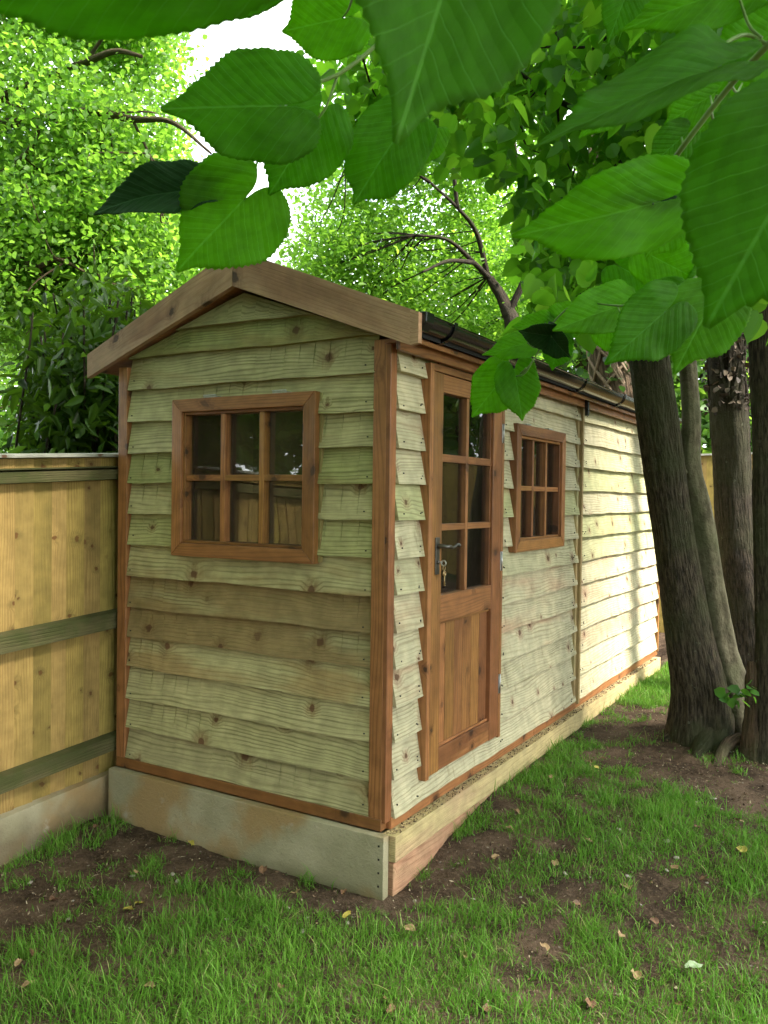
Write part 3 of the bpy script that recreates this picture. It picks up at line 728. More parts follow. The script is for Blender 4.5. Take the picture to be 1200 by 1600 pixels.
# ------------------------------------------------------------------ plinth: concrete board in front, sleepers at the side
def rough_box(name, x0, x1, y0, y1, z0, z1, mat, label, cat, ax, amp=.003, step=.03):
    """box with subdivided, slightly uneven faces"""
    import bmesh
    mb = MB(); n = max(1, int(((x1-x0) if ax == 'x' else (y1-y0))/step)); m = max(2, int((z1-z0)/step))
    s0, s1 = (x0, x1) if ax == 'x' else (y0, y1); e = np.linspace(s0, s1, n+1)
    off = (random.random()*30, random.random()*30); t = (.5, .5, .5)
    o = None
    th = (y1-y0) if ax == 'x' else (x1-x0); q = max(2, int(th/step))
    # section perimeter points, with eased corners
    zs = np.linspace(z0, z1, m+1); ts = np.linspace(0, th, q+1); per = [(0, z) for z in zs]+[(a, z1) for a in ts[1:]]+[(th, z) for z in zs[::-1][1:]]+[(a, z0) for a in ts[::-1][1:-1]]
    per = np.array(per); k = len(per); c = np.array([th/2, (z0+z1)/2]); V = []
    arc = np.concatenate([[0], np.cumsum(np.linalg.norm(np.diff(per, axis=0), axis=1))])
    for s in e:
        nz = np.array([(fbm(s*9, p[0]*20+p[1]*9, 1, 5)-.5)*2*amp for p in per])
        d = per-c; d = d/np.abs(d).max(axis=1, keepdims=True)/1
        dd = (per-c)/np.linalg.norm(per-c, axis=1)[:, None]
        for p, w, g_ in zip(per, nz, dd):
            b_ = p+g_*w
            if ax == 'x': V.append((s, y0+b_[0], b_[1]))
            else: V.append((x0+b_[0], s, b_[1]))
    f, uvs = [], []
    for i in range(n):
        for j in range(k):
            j2 = (j+1) % k; f.append((i*k+j, i*k+j2, (i+1)*k+j2, (i+1)*k+j))
            a0, a1 = arc[j], arc[j]+np.linalg.norm(per[j2]-per[j])
            uvs += [(off[0]+e[i], off[1]+a0), (off[0]+e[i], off[1]+a1), (off[0]+e[i+1], off[1]+a1), (off[0]+e[i+1], off[1]+a0)]
    f.append(tuple(range(k-1, -1, -1))); uvs += [(off[0]+per[j][0], off[1]+per[j][1]*3) for j in range(k-1, -1, -1)]
    f.append(tuple(n*k+j for j in range(k))); uvs += [(off[0]+per[j][0], off[1]+per[j][1]*3) for j in range(k)]
    me = bpy.data.meshes.new(name); loc = ((x0+x1)/2, (y0+y1)/2, z0)
    me.from_pydata([tuple(Vector(v)-Vector(loc)) for v in V], [], f)
    uvl = me.uv_layers.new(name='UVMap'); uvl.data.foreach_set('uv', np.array(uvs, np.float32).ravel())
    ca = me.color_attributes.new('tint', 'FLOAT_COLOR', 'CORNER'); ca.data.foreach_set('color', np.tile([.5, .5, .5, 1.], len(uvs)).astype(np.float32))
    me.materials.append(mat); bm = bmesh.new(); bm.from_mesh(me); bmesh.ops.recalc_face_normals(bm, faces=bm.faces); bm.to_mesh(me); bm.free()
    o = bpy.data.objects.new(name, me); link(o); o.location = loc
    md = o.modifiers.new('b', 'BEVEL'); md.width = .003; md.segments = 2; md.limit_method = 'ANGLE'; md.angle_limit = .9
    return tag(o, label, cat)
cb = rough_box('concrete_plinth_board', -1.430, .038, -.075, -.037, -.12, .238, M_CONC, 'stained grey concrete board set on edge under the front wall of the shed', 'concrete board', 'x', .0012)
for x_ in (.018,):
    for zz_ in (.205, .155, .105, .055): 
        mb = MB(); mb.box(x_-.0035, x_+.0035, -.0775, -.074, zz_-.0035, zz_+.0035, 'z'); mb.build('fixing_hole', M_VOID, cb, 0).location = -Vector(cb.location)
rough_box('upper_timber_sleeper', .008, .066, -.034, 4.20, .138, .236, M_SLEEP, 'pale yellow sawn timber sleeper along the side foot of the shed, upper one', 'timber sleeper', 'y', .0025)
rough_box('lower_timber_sleeper', .006, .056, -.033, 1.9, -.10, .131, M_SLEEP2, 'pinkish timber sleeper half buried in soil under the pale yellow sleeper', 'timber sleeper', 'y', .002)
mb = MB(); mb.box(-1.40, .004, -.034, 4.15, -.15, .225, 'y'); o = mb.build('foundation', M_CONC, shed, 0)

# ------------------------------------------------------------------ left fence (runs along y at x = FX, rises to the back)
FX = -1.475
def fence_left():
    f = empty('board_fence', 'yellow brown close board fence with green mossy rails and grey capping left of the shed', 'fence', (FX, 0, 0))
    g = .055
    def zz(z, y): return z+g*y-.0
    pv = MB(); y = -5.2; ws_ = [.088, .093, .092, .074, .096, .090, .087]
    seams = [-.602, -.508, -.419, -.327, -.253, -.157, -.066, .020]
    ys = [seams[0]-.093*k for k in range(50, 0, -1)]+seams+[seams[-1]+.095*k for k in range(1, 56)]
    for a, b in zip(ys[:-1], ys[1:]):
        x0 = FX-.045; th1, th2 = .016, .008; jt = random.uniform(-.002, .002)
        P = []
        for z in (.13, 1.662):
            P += [(x0-.01, a, zz(z, a)), (x0+th2+jt, a-.004, zz(z, a)), (x0+th1+jt, b-.001, zz(z, b)), (x0-.01, b-.001, zz(z, b))]
        pv.hexa(P)
    pv.build('pales', M_PALE, f, 0, origin=(FX, 0, 0)).location = (0, 0, 0)
    def rail(name, z0, z1, x0, x1, mat, bev=.004, ext=(-5.2, 5.2)):
        m_ = MB(); yy = np.linspace(ext[0], ext[1], 5); off = random.random()*20
        for i in range(4):
            a, b = yy[i], yy[i+1]
            m_.hexa([(x0, a, zz(z0, a)), (x0, a, zz(z1, a)), (x1, a, zz(z1-.006, a)), (x1, a, zz(z0+.004, a)), (x0, b, zz(z0, b)), (x0, b, zz(z1, b)), (x1, b, zz(z1-.006, b)), (x1, b, zz(z0+.004, b))], (.5, .5, .5), (off+a, off))
        m_.build(name, mat, f, 0, origin=(FX, 0, 0)).location = (0, 0, 0)
    rail('rail', 1.558, 1.612, FX-.028, FX+.012, M_RAIL)
    rail('counter_rail', 1.6125, 1.622, FX-.028, FX+.020, M_RAIL)
    rail('rail', .868, .952, FX-.028, FX+.022, M_RAIL)
    rail('rail', .300, .375, FX-.028, FX+.022, M_RAIL)
    rail('capping', 1.6625, 1.684, FX-.06, FX+.006, M_CAP)
    rail('gravel_board', -.15, .198, FX-.035, FX-.0, M_CONC)
fence_left()
mb = MB()
# ------------------------------------------------------------------ far fence behind the trees
def fence_far():
    A = np.array([-3.2, 4.95]); B = np.array([6.5, 9.6]); d = (B-A); Lf = np.linalg.norm(d); d = d/Lf; nrm = np.array([d[1], -d[0]])
    f = empty('sunlit_board_fence', 'pale sunlit close board fence far behind the tree trunks at the end of the garden', 'fence', (float(A[0]), float(A[1]), 0))
    pv = MB(); s = 0
    while s < Lf:
        w = .098; p = A+d*s; q = A+d*(s+w-.003); P = []
        for z0 in (0, 1):
            for pt, t in ((p, 0), (p, .010), (q, .020), (q, 0)):
                xy = pt+nrm*t; gz = float(ground_z(xy[0], xy[1]))
                P.append((xy[0], xy[1], gz if z0 == 0 else gz*.3+1.76+.02*float(xy[1])))
        pv.hexa(P); s += w
    pv.build('pales', M_PALE, f, 0, origin=(float(A[0]), float(A[1]), 0)).location = (0, 0, 0)
    s = 0; m_ = MB()
    for s in np.arange(0, Lf-1, 2.0):
        p = A+d*s; q = A+d*(s+1.998); P = []
        for pt in (p, q):
            for t, dz in ((-.03, 0), (-.03, .02), (.035, .02), (.035, 0)):
                xy = pt+nrm*t; gz = float(ground_z(pt[0], pt[1])); P.append((xy[0], xy[1], gz*.3+1.762+.02*float(pt[1])+dz))
        m_.hexa(P)
    m_.build('capping', M_CAP, f, 0, origin=(float(A[0]), float(A[1]), 0)).location = (0, 0, 0)
fence_far()
#=TREES
def ground_hit(px, py):
    v = FW + (px-600)/FPX*RT - (py-800)/FPX*UP; z = 0.
    for _ in range(12):
        t = (z-CAM[2])/v[2]; P = CAM+t*v; z = float(ground_z(P[0], P[1]))
    return P
def depth_of(P): return float((np.asarray(P)-CAM) @ FW)

def trunk_mesh(path, rad, seg=40, n=110, ridge=.010, s=0, flare=0., big=.02):
    P = spline(path, n); r = np.interp(np.linspace(0, 1, n), np.linspace(0, 1, len(rad)), rad)
    V, F = tube(P, r, seg)
    th = np.linspace(0, 2*np.pi, seg, endpoint=False); arc = np.concatenate([[0], np.cumsum(np.linalg.norm(np.diff(P, axis=0), axis=1))])
    A = np.repeat(arc, seg); T = np.tile(th, n); R = np.repeat(r, seg)
    x, y = np.cos(T), np.sin(T)
    d = ridge*(np.abs(fbm(x*R*75, y*R*75, A*7, s, 3)-.5)*-3.2+.6) + big*(fbm(x*1.3, y*1.3, A*1.6, s+7, 2)-.5)*2*(R/.12)
    if flare:
        f = np.exp(-A/.22); lobes = .5+.5*np.cos(T*5+s+2*fbm(x, y, 0, s)); d = d + flare*f*(.35+.9*lobes)
    c = np.repeat(P, seg, axis=0); N_ = V[:n*seg]-c; N_ = N_/np.linalg.norm(N_, axis=1)[:, None]
    V[:n*seg] += N_*d[:, None]
    bk = np.zeros((len(V), 3)); bk[:n*seg, 0] = (np.abs(((T+.3) % (2*np.pi))-np.pi))*R; bk[:n*seg, 1] = A; bk[:, 2] = s
    return V, F, bk
def join(items):
    V, F = merge([(v, f) for v, f, b in items]); return V, F, np.concatenate([b for v, f, b in items])
def trunk_obj(name, items, mat, parent, loc):
    V, F, bk = join(items); return np_mesh(name, V-np.asarray(loc), F, mat, parent, attrs={'bk': bk})
def limb(path, r0, r1, seg=8, n=24, s=0):
    return trunk_mesh(path, [r0, r1], seg, n, .002, s, 0, .1*r0)

def leaf_cloud(name, P, size, mat, parent=None, loc=(0, 0, 0), aspect=.75, droop=.5, sv=.35, fold=.35, fine=False):
    """many small folded leaves, two quads each"""
    n = len(P); P = np.asarray(P)
    d = rng.normal(size=(n, 3)); d[:, 2] = d[:, 2]*.6-droop; d /= np.linalg.norm(d, axis=1)[:, None]
    q = rng.normal(size=(n, 3)); q[:, 2] += 1.1; q -= d*(q*d).sum(1)[:, None]; q /= np.linalg.norm(q, axis=1)[:, None]
    w = np.cross(d, q); s = size*(1+sv*rng.uniform(-1, 1, n)); s = s[:, None]; a = aspect*(1+.15*rng.uniform(-1, 1, n))[:, None]
    if fine:
        o_ = [(-.06, .14), (.02, .34), (.22, .47), (.48, .44), (.72, .27), (.88, .09)]
        t = [np.zeros((n, 3))]+[d*x*s+w*a*y*s+q*(fold*y-.25*x*x)*s for x, y in o_]+[d*s-q*.25*s]+[d*x*s-w*a*y*s+q*(fold*y-.25*x*x)*s for x, y in o_[::-1]]
        V = np.stack([P+k for k in t], 1).reshape(-1, 3); b = np.arange(n)[:, None]*14
        F = np.concatenate([b+np.array([[0, 1, 2, 3, 4, 5, 6, 7]]), b+np.array([[7, 8, 9, 10, 11, 12, 13, 0]])])
        return np_mesh(name, V-np.asarray(loc), F, mat, parent, True, {'rnd': np.repeat(rng.random(n), 14)})
    t = [np.zeros((n, 3)), d*.28*s+w*a*.46*s+q*fold*.2*s, d*.70*s+w*a*.36*s+q*fold*.15*s, d*s-q*.08*s, d*.70*s-w*a*.36*s+q*fold*.15*s, d*.28*s-w*a*.46*s+q*fold*.2*s]
    V = np.stack([P+k for k in t], 1).reshape(-1, 3)
    b = np.arange(n)[:, None]*6
    F = np.concatenate([b+np.array([[0, 1, 2, 3]]), b+np.array([[0, 3, 4, 5]])])
    rnd = np.repeat(rng.random(n), 6)
    return np_mesh(name, V-np.asarray(loc), F, mat, parent, True, {'rnd': rnd})
def blob_points(blobs, clump=.16, per=26, thresh=.0, nsc=1.3, seed=0):
    """blobs: (center, radius or (rx,ry,rz), n) -> leaf positions gathered into twig-end clumps"""
    out = []
    for c, r, n in blobs:
        r = np.array(r if hasattr(r, '__len__') else (r, r, r), float); k = max(1, int(n/per))
        d = rng.normal(size=(k, 3)); d /= np.linalg.norm(d, axis=1)[:, None]; d = d*(rng.random(k)**.45)[:, None]
        cc = np.asarray(c)+d*r
        keep = fbm(cc[:, 0]*nsc, cc[:, 1]*nsc, cc[:, 2]*nsc, seed) > thresh; cc = cc[keep]
        if not len(cc): continue
        pp = np.repeat(cc, per, 0)+rng.normal(size=(len(cc)*per, 3))*clump*np.array([1.2, 1.2, .7]); out.append(pp)
    return np.concatenate(out)
def in_px(P, x0, x1, y0, y1, zmin=0):
    x, y, z = project(P); return (z > zmin) & (x > x0) & (x < x1) & (y > y0) & (y < y1)
def sun_gap(P, y0=1.9, y1=5.2, z0=-.3, z1=2.25):
    """leaves that would stand between the sun and the far half of the side wall"""
    t = P[:, 0]/SUN[0]; y = P[:, 1]-t*SUN[1]; z = P[:, 2]-t*SUN[2]
    return (P[:, 0] > 0) & (y > y0+.75*rng.normal(size=len(P))) & (y < y1) & (z > z0-.4) & (z < z1)

# ---- multi-stemmed lime at the right
bd = 4.98
base = ground_hit(1092, 1148); bx = np.array([base[0], base[1], float(ground_z(base[0], base[1]))-.05]); bd = depth_of(base)
lime = empty('lime_tree', 'two stemmed lime tree leaning beside the shed, thick dark trunk joined to slender paler one', 'tree', tuple(bx))
def pth(L, d0, sink=True):
    P = [at(x, y, d0+(dd if len(q) else 0)) for x, y, *q in L for dd in [q[0] if q else 0]]
    if sink:
        P[0] = np.array(P[0]); P[0][2] = float(ground_z(P[0][0], P[0][1]))-.12
    return P
k = bd/FPX/2
lean = [(1094, 1160), (1092, 1085), (1077, 1000), (1054, 850), (1033, 700), (1016, 575), (984, 330, .05), (960, 120, .1), (940, -120, .15), (925, -420, .2)]
it = [trunk_mesh(pth(lean, bd), [92*k, 80*k, 70*k, 61*k, 58*k, 56*k, 52*k, 50*k, 44*k, 36*k], 110, 420, .009, 3, .05)]
# buttress roots
def root(a, b, r, s, lift=.03):
    A, B = ground_hit(*a), ground_hit(*b); m = (A+B)/2; A[2] += .10; m[2] = float(ground_z(m[0], m[1]))+lift; B[2] = float(ground_z(B[0], B[1]))-.05
    return trunk_mesh([A, m, B], [r, r*.75, r*.35], 18, 40, .006, s, 0, .02)
it += [root((1085, 1138), (1030, 1160), .085, 5, -.01), root((1108, 1150), (1085, 1190), .085, 6, -.015), root((1125, 1150), (1125, 1188), .08, 8, -.01)]
trunk_obj('trunk', it, M_BARK, lime, bx)
sl = [(1158, 1168), (1150, 1110), (1128, 1020), (1110, 910), (1094, 800), (1078, 728), (1080, 660), (1076, 590, .05), (1060, 380, .1), (1042, 180, .15), (1030, 0, .2), (1020, -300, .3)]
dk = bd+.02
it = [trunk_mesh(pth(sl, dk), [74*k, 62*k, 44*k, 39*k, 36*k, 35*k, 29*k, 28*k, 26*k, 24*k, 20*k, 14*k], 48, 300, .004, 13, .055)]
it += [trunk_mesh([at(1080, 735, dk), at(1068, 738, dk-.03), at(1062, 728, dk-.05)], [.03, .026, .015], 12, 14, .003, 2)]
trunk_obj('trunk', it, M_BARK_S, lime, bx)
def place_limbs(specs, d, mat, parent, loc, name='limb', seg=8):
    its = [limb([at(*p[:2], d+(p[2] if len(p) > 2 else 0)) for p in L_], a, b, seg, 26, i) for i, (L_, a, b) in enumerate(specs)]
    return trunk_obj(name, its, mat, parent, loc)
place_limbs([([(985, 330), (930, 200, -.3), (860, 150, -.6), (780, 90, -.9)], .022, .006), ([(1000, 430), (960, 420, -.4), (900, 465, -.9), (850, 500, -1.2)], .013, .004),
             ([(975, 250), (1050, 120, -.4), (1130, 20, -.9)], .018, .006), ([(970, 180), (900, 60, .5), (820, -60, 1)], .03, .01), ([(1050, 300), (1100, 250, -.5), (1170, 210, -1)], .014, .004),
             ([(1016, 575), (940, 380, .7), (830, 140, .8), (760, 60, 1)], .016, .006)], bd, M_BARK_D, lime, bx)
# the torn stub and exposed root at its foot
stb = ground_hit(1182, 1178)
sd = depth_of(stb)
stub = empty('broken_tree_stub', 'short broken off pale trunk stub with torn top beside the lime trunks', 'tree stump', tuple(stb))
V, F, bk = trunk_mesh([stb-[0, 0, .1], at(1184, 1110, sd), at(1180, 1062, sd), at(1178, 1034, sd)], [.075, .058, .045, .030], 26, 60, .010, 33, .03)
top = V[:, 2] > at(1178, 1050, sd)[2]; V[top, 2] += .05*(fbm(V[top, 0]*40, V[top, 1]*40, 0, 4)-.5)
np_mesh('stub', V-stb, F, M_BARK_F, stub, attrs={'bk': bk})
pp = np.concatenate([at(1150, 1085, sd-.03)+rng.normal(size=(14, 3))*.035, at(1168, 1078, sd-.1)+rng.normal(size=(6, 3))*.03])
leaf_cloud('sprout_leaves', pp, .055, M_LF_LIME, stub, stb, .9)
rt = [ground_hit(1118, 1196), ground_hit(1135, 1175), ground_hit(1165, 1168), ground_hit(1215, 1172)]
for i_, h in enumerate((-.02, .035, .045, .0)): rt[i_][2] = float(ground_z(rt[i_][0], rt[i_][1]))+h
V, F, bk = trunk_mesh(rt, [.022, .030, .034, .034], 16, 50, .005, 8); 
o = np_mesh('exposed_root', V-rt[1], F, M_BARK_F, None, attrs={'bk': bk}); o.location = rt[1]; tag(o, 'curved exposed brown root lying on the soil at the foot of the trees', 'root')

# ---- dark ivy-clad tree behind, and the trunk at the edge of the picture
def ivy_patch(pts, r, n, seed): 
    return np.concatenate([np.asarray(p)+rng.normal(size=(n, 3))*r for p in pts])
b3 = ground_hit(1176, 1085)+np.array([0, 0, 0]); d3 = depth_of(b3); b3[2] = float(ground_z(b3[0], b3[1]))-.05
dark = empty('dark_trunk_tree', 'dark trunked tree with dead ivy clinging to its upper stem behind the slender trunk', 'tree', tuple(b3))
k3 = d3/FPX/2
L3 = [(1176, 1090), (1166, 1000), (1152, 850), (1142, 700), (1136, 580), (1130, 380), (1120, 180), (1110, 0), (1100, -300)]
trunk_obj('trunk', [trunk_mesh(pth(L3, d3), [76*k3, 64*k3, 60*k3, 54*k3, 54*k3, 50*k3, 46*k3, 40*k3, 30*k3], 44, 240, .012, 23, .05)], M_BARK_D, dark, b3)
Pl = pth([(x, y) for x, y in L3[3:8]], d3, False); Ps = spline(Pl, 60)
vis = []
for i_ in range(16):
    a0 = rng.uniform(0, 6.28); q = np.array([p+(k3*52+.006)*np.array([math.cos(a0+1.2*math.sin(j*.09+i_)), math.sin(a0+1.2*math.sin(j*.09+i_)), 0]) for j, p in enumerate(Ps)])
    st_ = rng.integers(0, 12); q = q[st_:]; vis.append(trunk_mesh(q[::4], [.012, .006], 6, 50, .001, i_))
trunk_obj('ivy_stems', vis, M_BARK_D, dark, b3)
m_ = M_DEAD[0]
pp = np.concatenate([p+(lambda a: np.stack([np.cos(a), np.sin(a), 0*a], 1))(rng.uniform(0, 6.28, 26))*(k3*54+.02*rng.random((26, 1)))+rng.normal(size=(26, 3))*.03 for p in Ps[8:34]])
pp = pp[fbm(pp[:, 0]*5, pp[:, 1]*5, pp[:, 2]*5, 5) > .45]
N_ = Nodes('withered_ivy'); M_WITH = N_.out(N_.pbsdf(N_.mix(N_.rng(N_.n('Attribute', attribute_name='rnd').outputs['Fac'], .2, .9), (.03, .02, .014), (.12, .085, .055)), .8))
leaf_cloud('ivy_leaves', pp, .045, M_WITH, dark, b3, .9, .8)
b4 = ground_hit(1200, 1182); d4 = depth_of(b4); b4[2] = float(ground_z(b4[0], b4[1]))-.05
edge = empty('edge_trunk_tree', 'greyish tree trunk at the right edge of the picture in front of the dark trunk', 'tree', tuple(b4)); k4 = d4/FPX/2
trunk_obj('trunk', [trunk_mesh(pth([(1210, 1185), (1206, 1000), (1200, 850), (1198, 700), (1194, 560), (1186, 350), (1180, 100), (1170, -200)], d4), [70*k4, 48*k4, 42*k4, 40*k4, 42*k4, 38*k4, 34*k4, 26*k4], 60, 300, .007, 43, .04)], M_BARK, edge, b4)

# ---- ivy-clad trunk beyond the shed
b5 = at(962, 700, 8.2); b5[2] = float(ground_z(b5[0], b5[1]))
k5 = 8.2/FPX/2
ivy = empty('ivy_clad_tree', 'big brown trunk wrapped in bare ivy stems beyond the end of the shed', 'tree', tuple(b5))
pts5 = [b5-[0, 0, .1], at(968, 660, 8.2), at(955, 560, 8.2), at(948, 420, 8.2), at(945, 200, 8.2), at(940, -100, 8.2)]
trunk_obj('trunk', [trunk_mesh(pts5, [90*k5, 70*k5, 64*k5, 58*k5, 50*k5, 40*k5], 40, 160, .02, 51)], M_BARK_F, ivy, b5)
Ps = spline(pts5[1:5], 60); vis = []
for i_ in range(26):
    a0 = rng.uniform(0, 6.28); w0 = rng.uniform(.5, 1.6)
    q = np.array([p+(k5*64+.02)*np.array([math.cos(a0+w0*math.sin(j*.13+i_)), math.sin(a0+w0*math.sin(j*.13+i_)), 0]) for j, p in enumerate(Ps)])
    vis.append(trunk_mesh(q[::3], [.018, .010], 6, 60, .001, i_))
trunk_obj('ivy_stems', vis, M_VINE, ivy, b5)
pp = np.concatenate([p+rng.normal(size=(14, 3))*.24 for p in Ps[6:]])
leaf_cloud('ivy_leaves', pp, .07, M_LF_IVY, ivy, b5, .9)

# ---- background trees with crowns
def crown_tree(name, label, cat, base_xy, tr_pts, tr_r, limbs, blobs, mat_leaf, mat_bark, size, per=26, clump=.16, thresh=.33, aspect=.75, droop=.4, keep=None, group=None, seed=0, nsc=1.3, twigs=60, twr=.008):
    loc = np.array([base_xy[0], base_xy[1], float(min(2.4, ground_z(base_xy[0], base_xy[1])))-.05])
    t = empty(name, label, cat, tuple(loc), group)
    its = [trunk_mesh([loc-[0, 0, .1]]+list(tr_pts), tr_r, 20, 70, .01, seed)]
    its += [limb(L_, a, b, 7, 26, seed+i) for i, (L_, a, b) in enumerate(limbs)]
    P = blob_points(blobs, clump, per, thresh, nsc, seed)
    if keep is not None: P = P[keep(P)]
    # fine twigs reaching to clumps
    if limbs:
        allp = np.concatenate([spline(L_, 12) for L_, a, b in limbs])
        for i in range(twigs):
            e = P[rng.integers(len(P))]; dd = np.linalg.norm(allp-e, axis=1); s_ = allp[np.argmin(dd)]
            if 0.2 < dd.min() < 2.2: its.append(limb([s_, (s_+e)/2+rng.normal(size=3)*.08, e], twr, twr*.35, 5, 10, i))
    trunk_obj('trunk', its, mat_bark, t, loc)
    leaf_cloud('crown', P, size, mat_leaf, t, loc, aspect, droop)
    return t
def A_(*L): return [at(*p) for p in L]
gapf = lambda P: ~in_px(P, 312, 432, -60, 425)
def gap_soft(P):
    x, y, z = project(P)
    # sky opening between the two crowns
    cxg = np.interp(y, [-50, 60, 200, 330, 420], [395, 380, 368, 366, 400]); wg = np.interp(y, [-50, 60, 200, 330, 430], [104, 92, 72, 56, 58])
    d = np.abs(x-cxg)/wg + 1.5*(fbm(P[:, 0]*3.2, P[:, 1]*3.2, P[:, 2]*3.2, 77)-.5) + .25*rng.normal(size=len(P))*(np.abs(rng.normal(size=len(P))) > 1)
    return (d > 1.) | (y > 440) | (y < -150)
tl = at(-40, 560, 8.5)
crown_tree('spring_tree', 'large bright yellow green leafed tree rising behind the left fence', 'tree', (tl[0], tl[1]),
    A_((-60, 500, 8.4), (-90, 200, 8.2), (-60, -150, 8)), [.22, .19, .15, .10],
    [(A_((-80, 190, 8.2), (78, 121, 7.8), (134, 98, 7.5), (181, 80, 7.3), (222, 88, 7.2)), .05, .015), (A_((134, 98, 7.5), (160, 60, 7.4), (195, 15, 7.2)), .02, .008),
     (A_((-80, 210, 8.2), (119, 176, 7.6), (207, 186, 7.3), (269, 191, 7.2), (330, 240, 7.1)), .05, .010), (A_((-80, 300, 8.2), (40, 410, 7.6), (90, 405, 7.3), (160, 440, 7.2)), .04, .008),
     (A_((-80, 320, 8.2), (30, 250, 7.6), (60, 200, 7.4), (40, 170, 7.4)), .03, .01), (A_((-80, 100, 8.), (50, -20, 7.8), (200, -60, 7.7)), .05, .01), (A_((207, 186, 7.3), (240, 260, 7.3), (255, 340, 7.2)), .014, .006)],
    [(at(20, 60, 8.2), (1.6, 1.3, 1.1), 30000), (at(190, 40, 8.6), (1.0, 1., .8), 19000), (at(40, 250, 8.), (1.5, 1.2, 1.0), 32000), (at(190, 200, 8.3), (.85, .9, .8), 15000), (at(60, 400, 7.8), (1.5, 1., .9), 22000),
     (at(230, 360, 8.6), (.8, .9, .8), 15000), (at(140, 500, 8.9), (1.3, 1., .8), 15000), (at(-220, 200, 8), (1.6, 1.6, 2.2), 9000), (at(120, -160, 8.4), (2, 1.5, .9), 6000), (at(290, 450, 10.), (1., .9, .6), 4000)],
    M_LF_BIRCH, M_BARK_F, .052, 30, .15, .46, .85, .5, gap_soft, seed=61, nsc=2.3, twigs=150, twr=.010)
tm = at(800, 560, 10)
crown_tree('hornbeam_tree', 'bright green tree with crooked dark branches behind the shed roof', 'tree', (tm[0], tm[1]),
    A_((802, 560, 10), (790, 480, 10), (765, 435, 10)), [.13, .10, .07, .045],
    [(A_((765, 435, 10), (740, 410, 9.8), (700, 375, 9.6), (650, 367, 9.4)), .038, .012), (A_((762, 432, 10), (745, 365, 9.8), (715, 325, 9.5), (672, 285, 9.3)), .036, .012),
     (A_((740, 410, 9.8), (700, 408, 9.5), (660, 425, 9.3)), .03, .012), (A_((795, 490, 10), (830, 400, 9.9), (815, 300, 9.8), (800, 200, 9.6)), .045, .02), (A_((672, 285, 9.3), (600, 240, 9.1), (540, 260, 9)), .02, .008),
     (A_((715, 325, 9.5), (700, 240, 9.3), (640, 160, 9.1)), .025, .01)],
    [(at(560, 450, 10.6), (1.1, 1.0, .75), 9000), (at(660, 440, 10.8), (1.1, 1., .8), 9000), (at(620, 330, 10.8), (1.2, 1.1, .75), 9000), (at(740, 300, 11.), (1.3, 1., .9), 8000), (at(800, 420, 11.2), (1.3, 1., .9), 8000),
     (at(500, 390, 10.2), (.7, .7, .35), 2500), (at(700, 180, 10.5), (1.4, 1.1, .8), 7000), (at(560, 280, 10.2), (.8, .7, .45), 3500), (at(760, 520, 11), (.9, .9, .5), 4000), (at(600, 100, 10), (1.2, 1, .9), 5000), (at(780, 40, 10), (1.5, 1.2, 1.0), 6000)],
    M_LF_MID, M_BARK_D, .062, 26, .16, .42, .6, .3, gap_soft, seed=71, nsc=2., twigs=90)
# far trees, one after another along the garden end
for i_, (px, py, dd, rr, n) in enumerate([(-60, 600, 14, 2.2, 9000), (120, 620, 16, 2.2, 9000), (330, 560, 17, 2.4, 8000), (530, 520, 17, 2.0, 7000), (720, 560, 18, 2.3, 8000), (900, 560, 14, 1.9, 8000), (1040, 620, 13, 1.9, 9000), (1200, 560, 13, 2.2, 8000), (960, 330, 15, 2.4, 7000), (1180, 250, 14, 2.6, 7000), (840, 380, 16, 2.2, 5000)]):
    c = at(px, py, dd); lab = ['yellow green tree beyond the left fence at the picture edge', 'leafy tree behind the dark laurel', 'distant tree behind the left side of the gable', 'distant light green tree just above the roof apex', 'distant tree filling the gap above the gutter',
        'leafy tree beyond the far end of the shed roof', 'bright leafy tree seen between the leaning and slender trunks', 'leafy tree behind the dark trunk at the right edge', 'tall tree behind the upper part of the leaning trunk', 'tall tree high in the upper right corner', 'tall tree behind the crooked branched tree'][i_]
    crown_tree('far_tree', lab, 'tree', (c[0], c[1]), [np.array([c[0], c[1], c[2]*.6]), np.array([c[0]+.2, c[1], c[2]+.8])], [.2, .16, .08],
        [([np.array([c[0], c[1], c[2]*.8]), c+[.8*rng.uniform(-1, 1), -.6, .8]], .06, .02), ([np.array([c[0], c[1], c[2]*.6]), c+[1.2*rng.uniform(-1, 1), -.8, 0]], .05, .02)],
        [(c, (rr, rr*.8, rr*.85), n*.6), (c+[rng.uniform(-1, 1), -.5, -1.1], (rr*.9, rr*.8, rr*.5), n*.4)], M_LF_FAR, M_BARK_F, .12, 26, .26, .32, .8, .4, gap_soft, 'trees beyond the garden', 100+i_, nsc=.9, twigs=14, twr=.02)
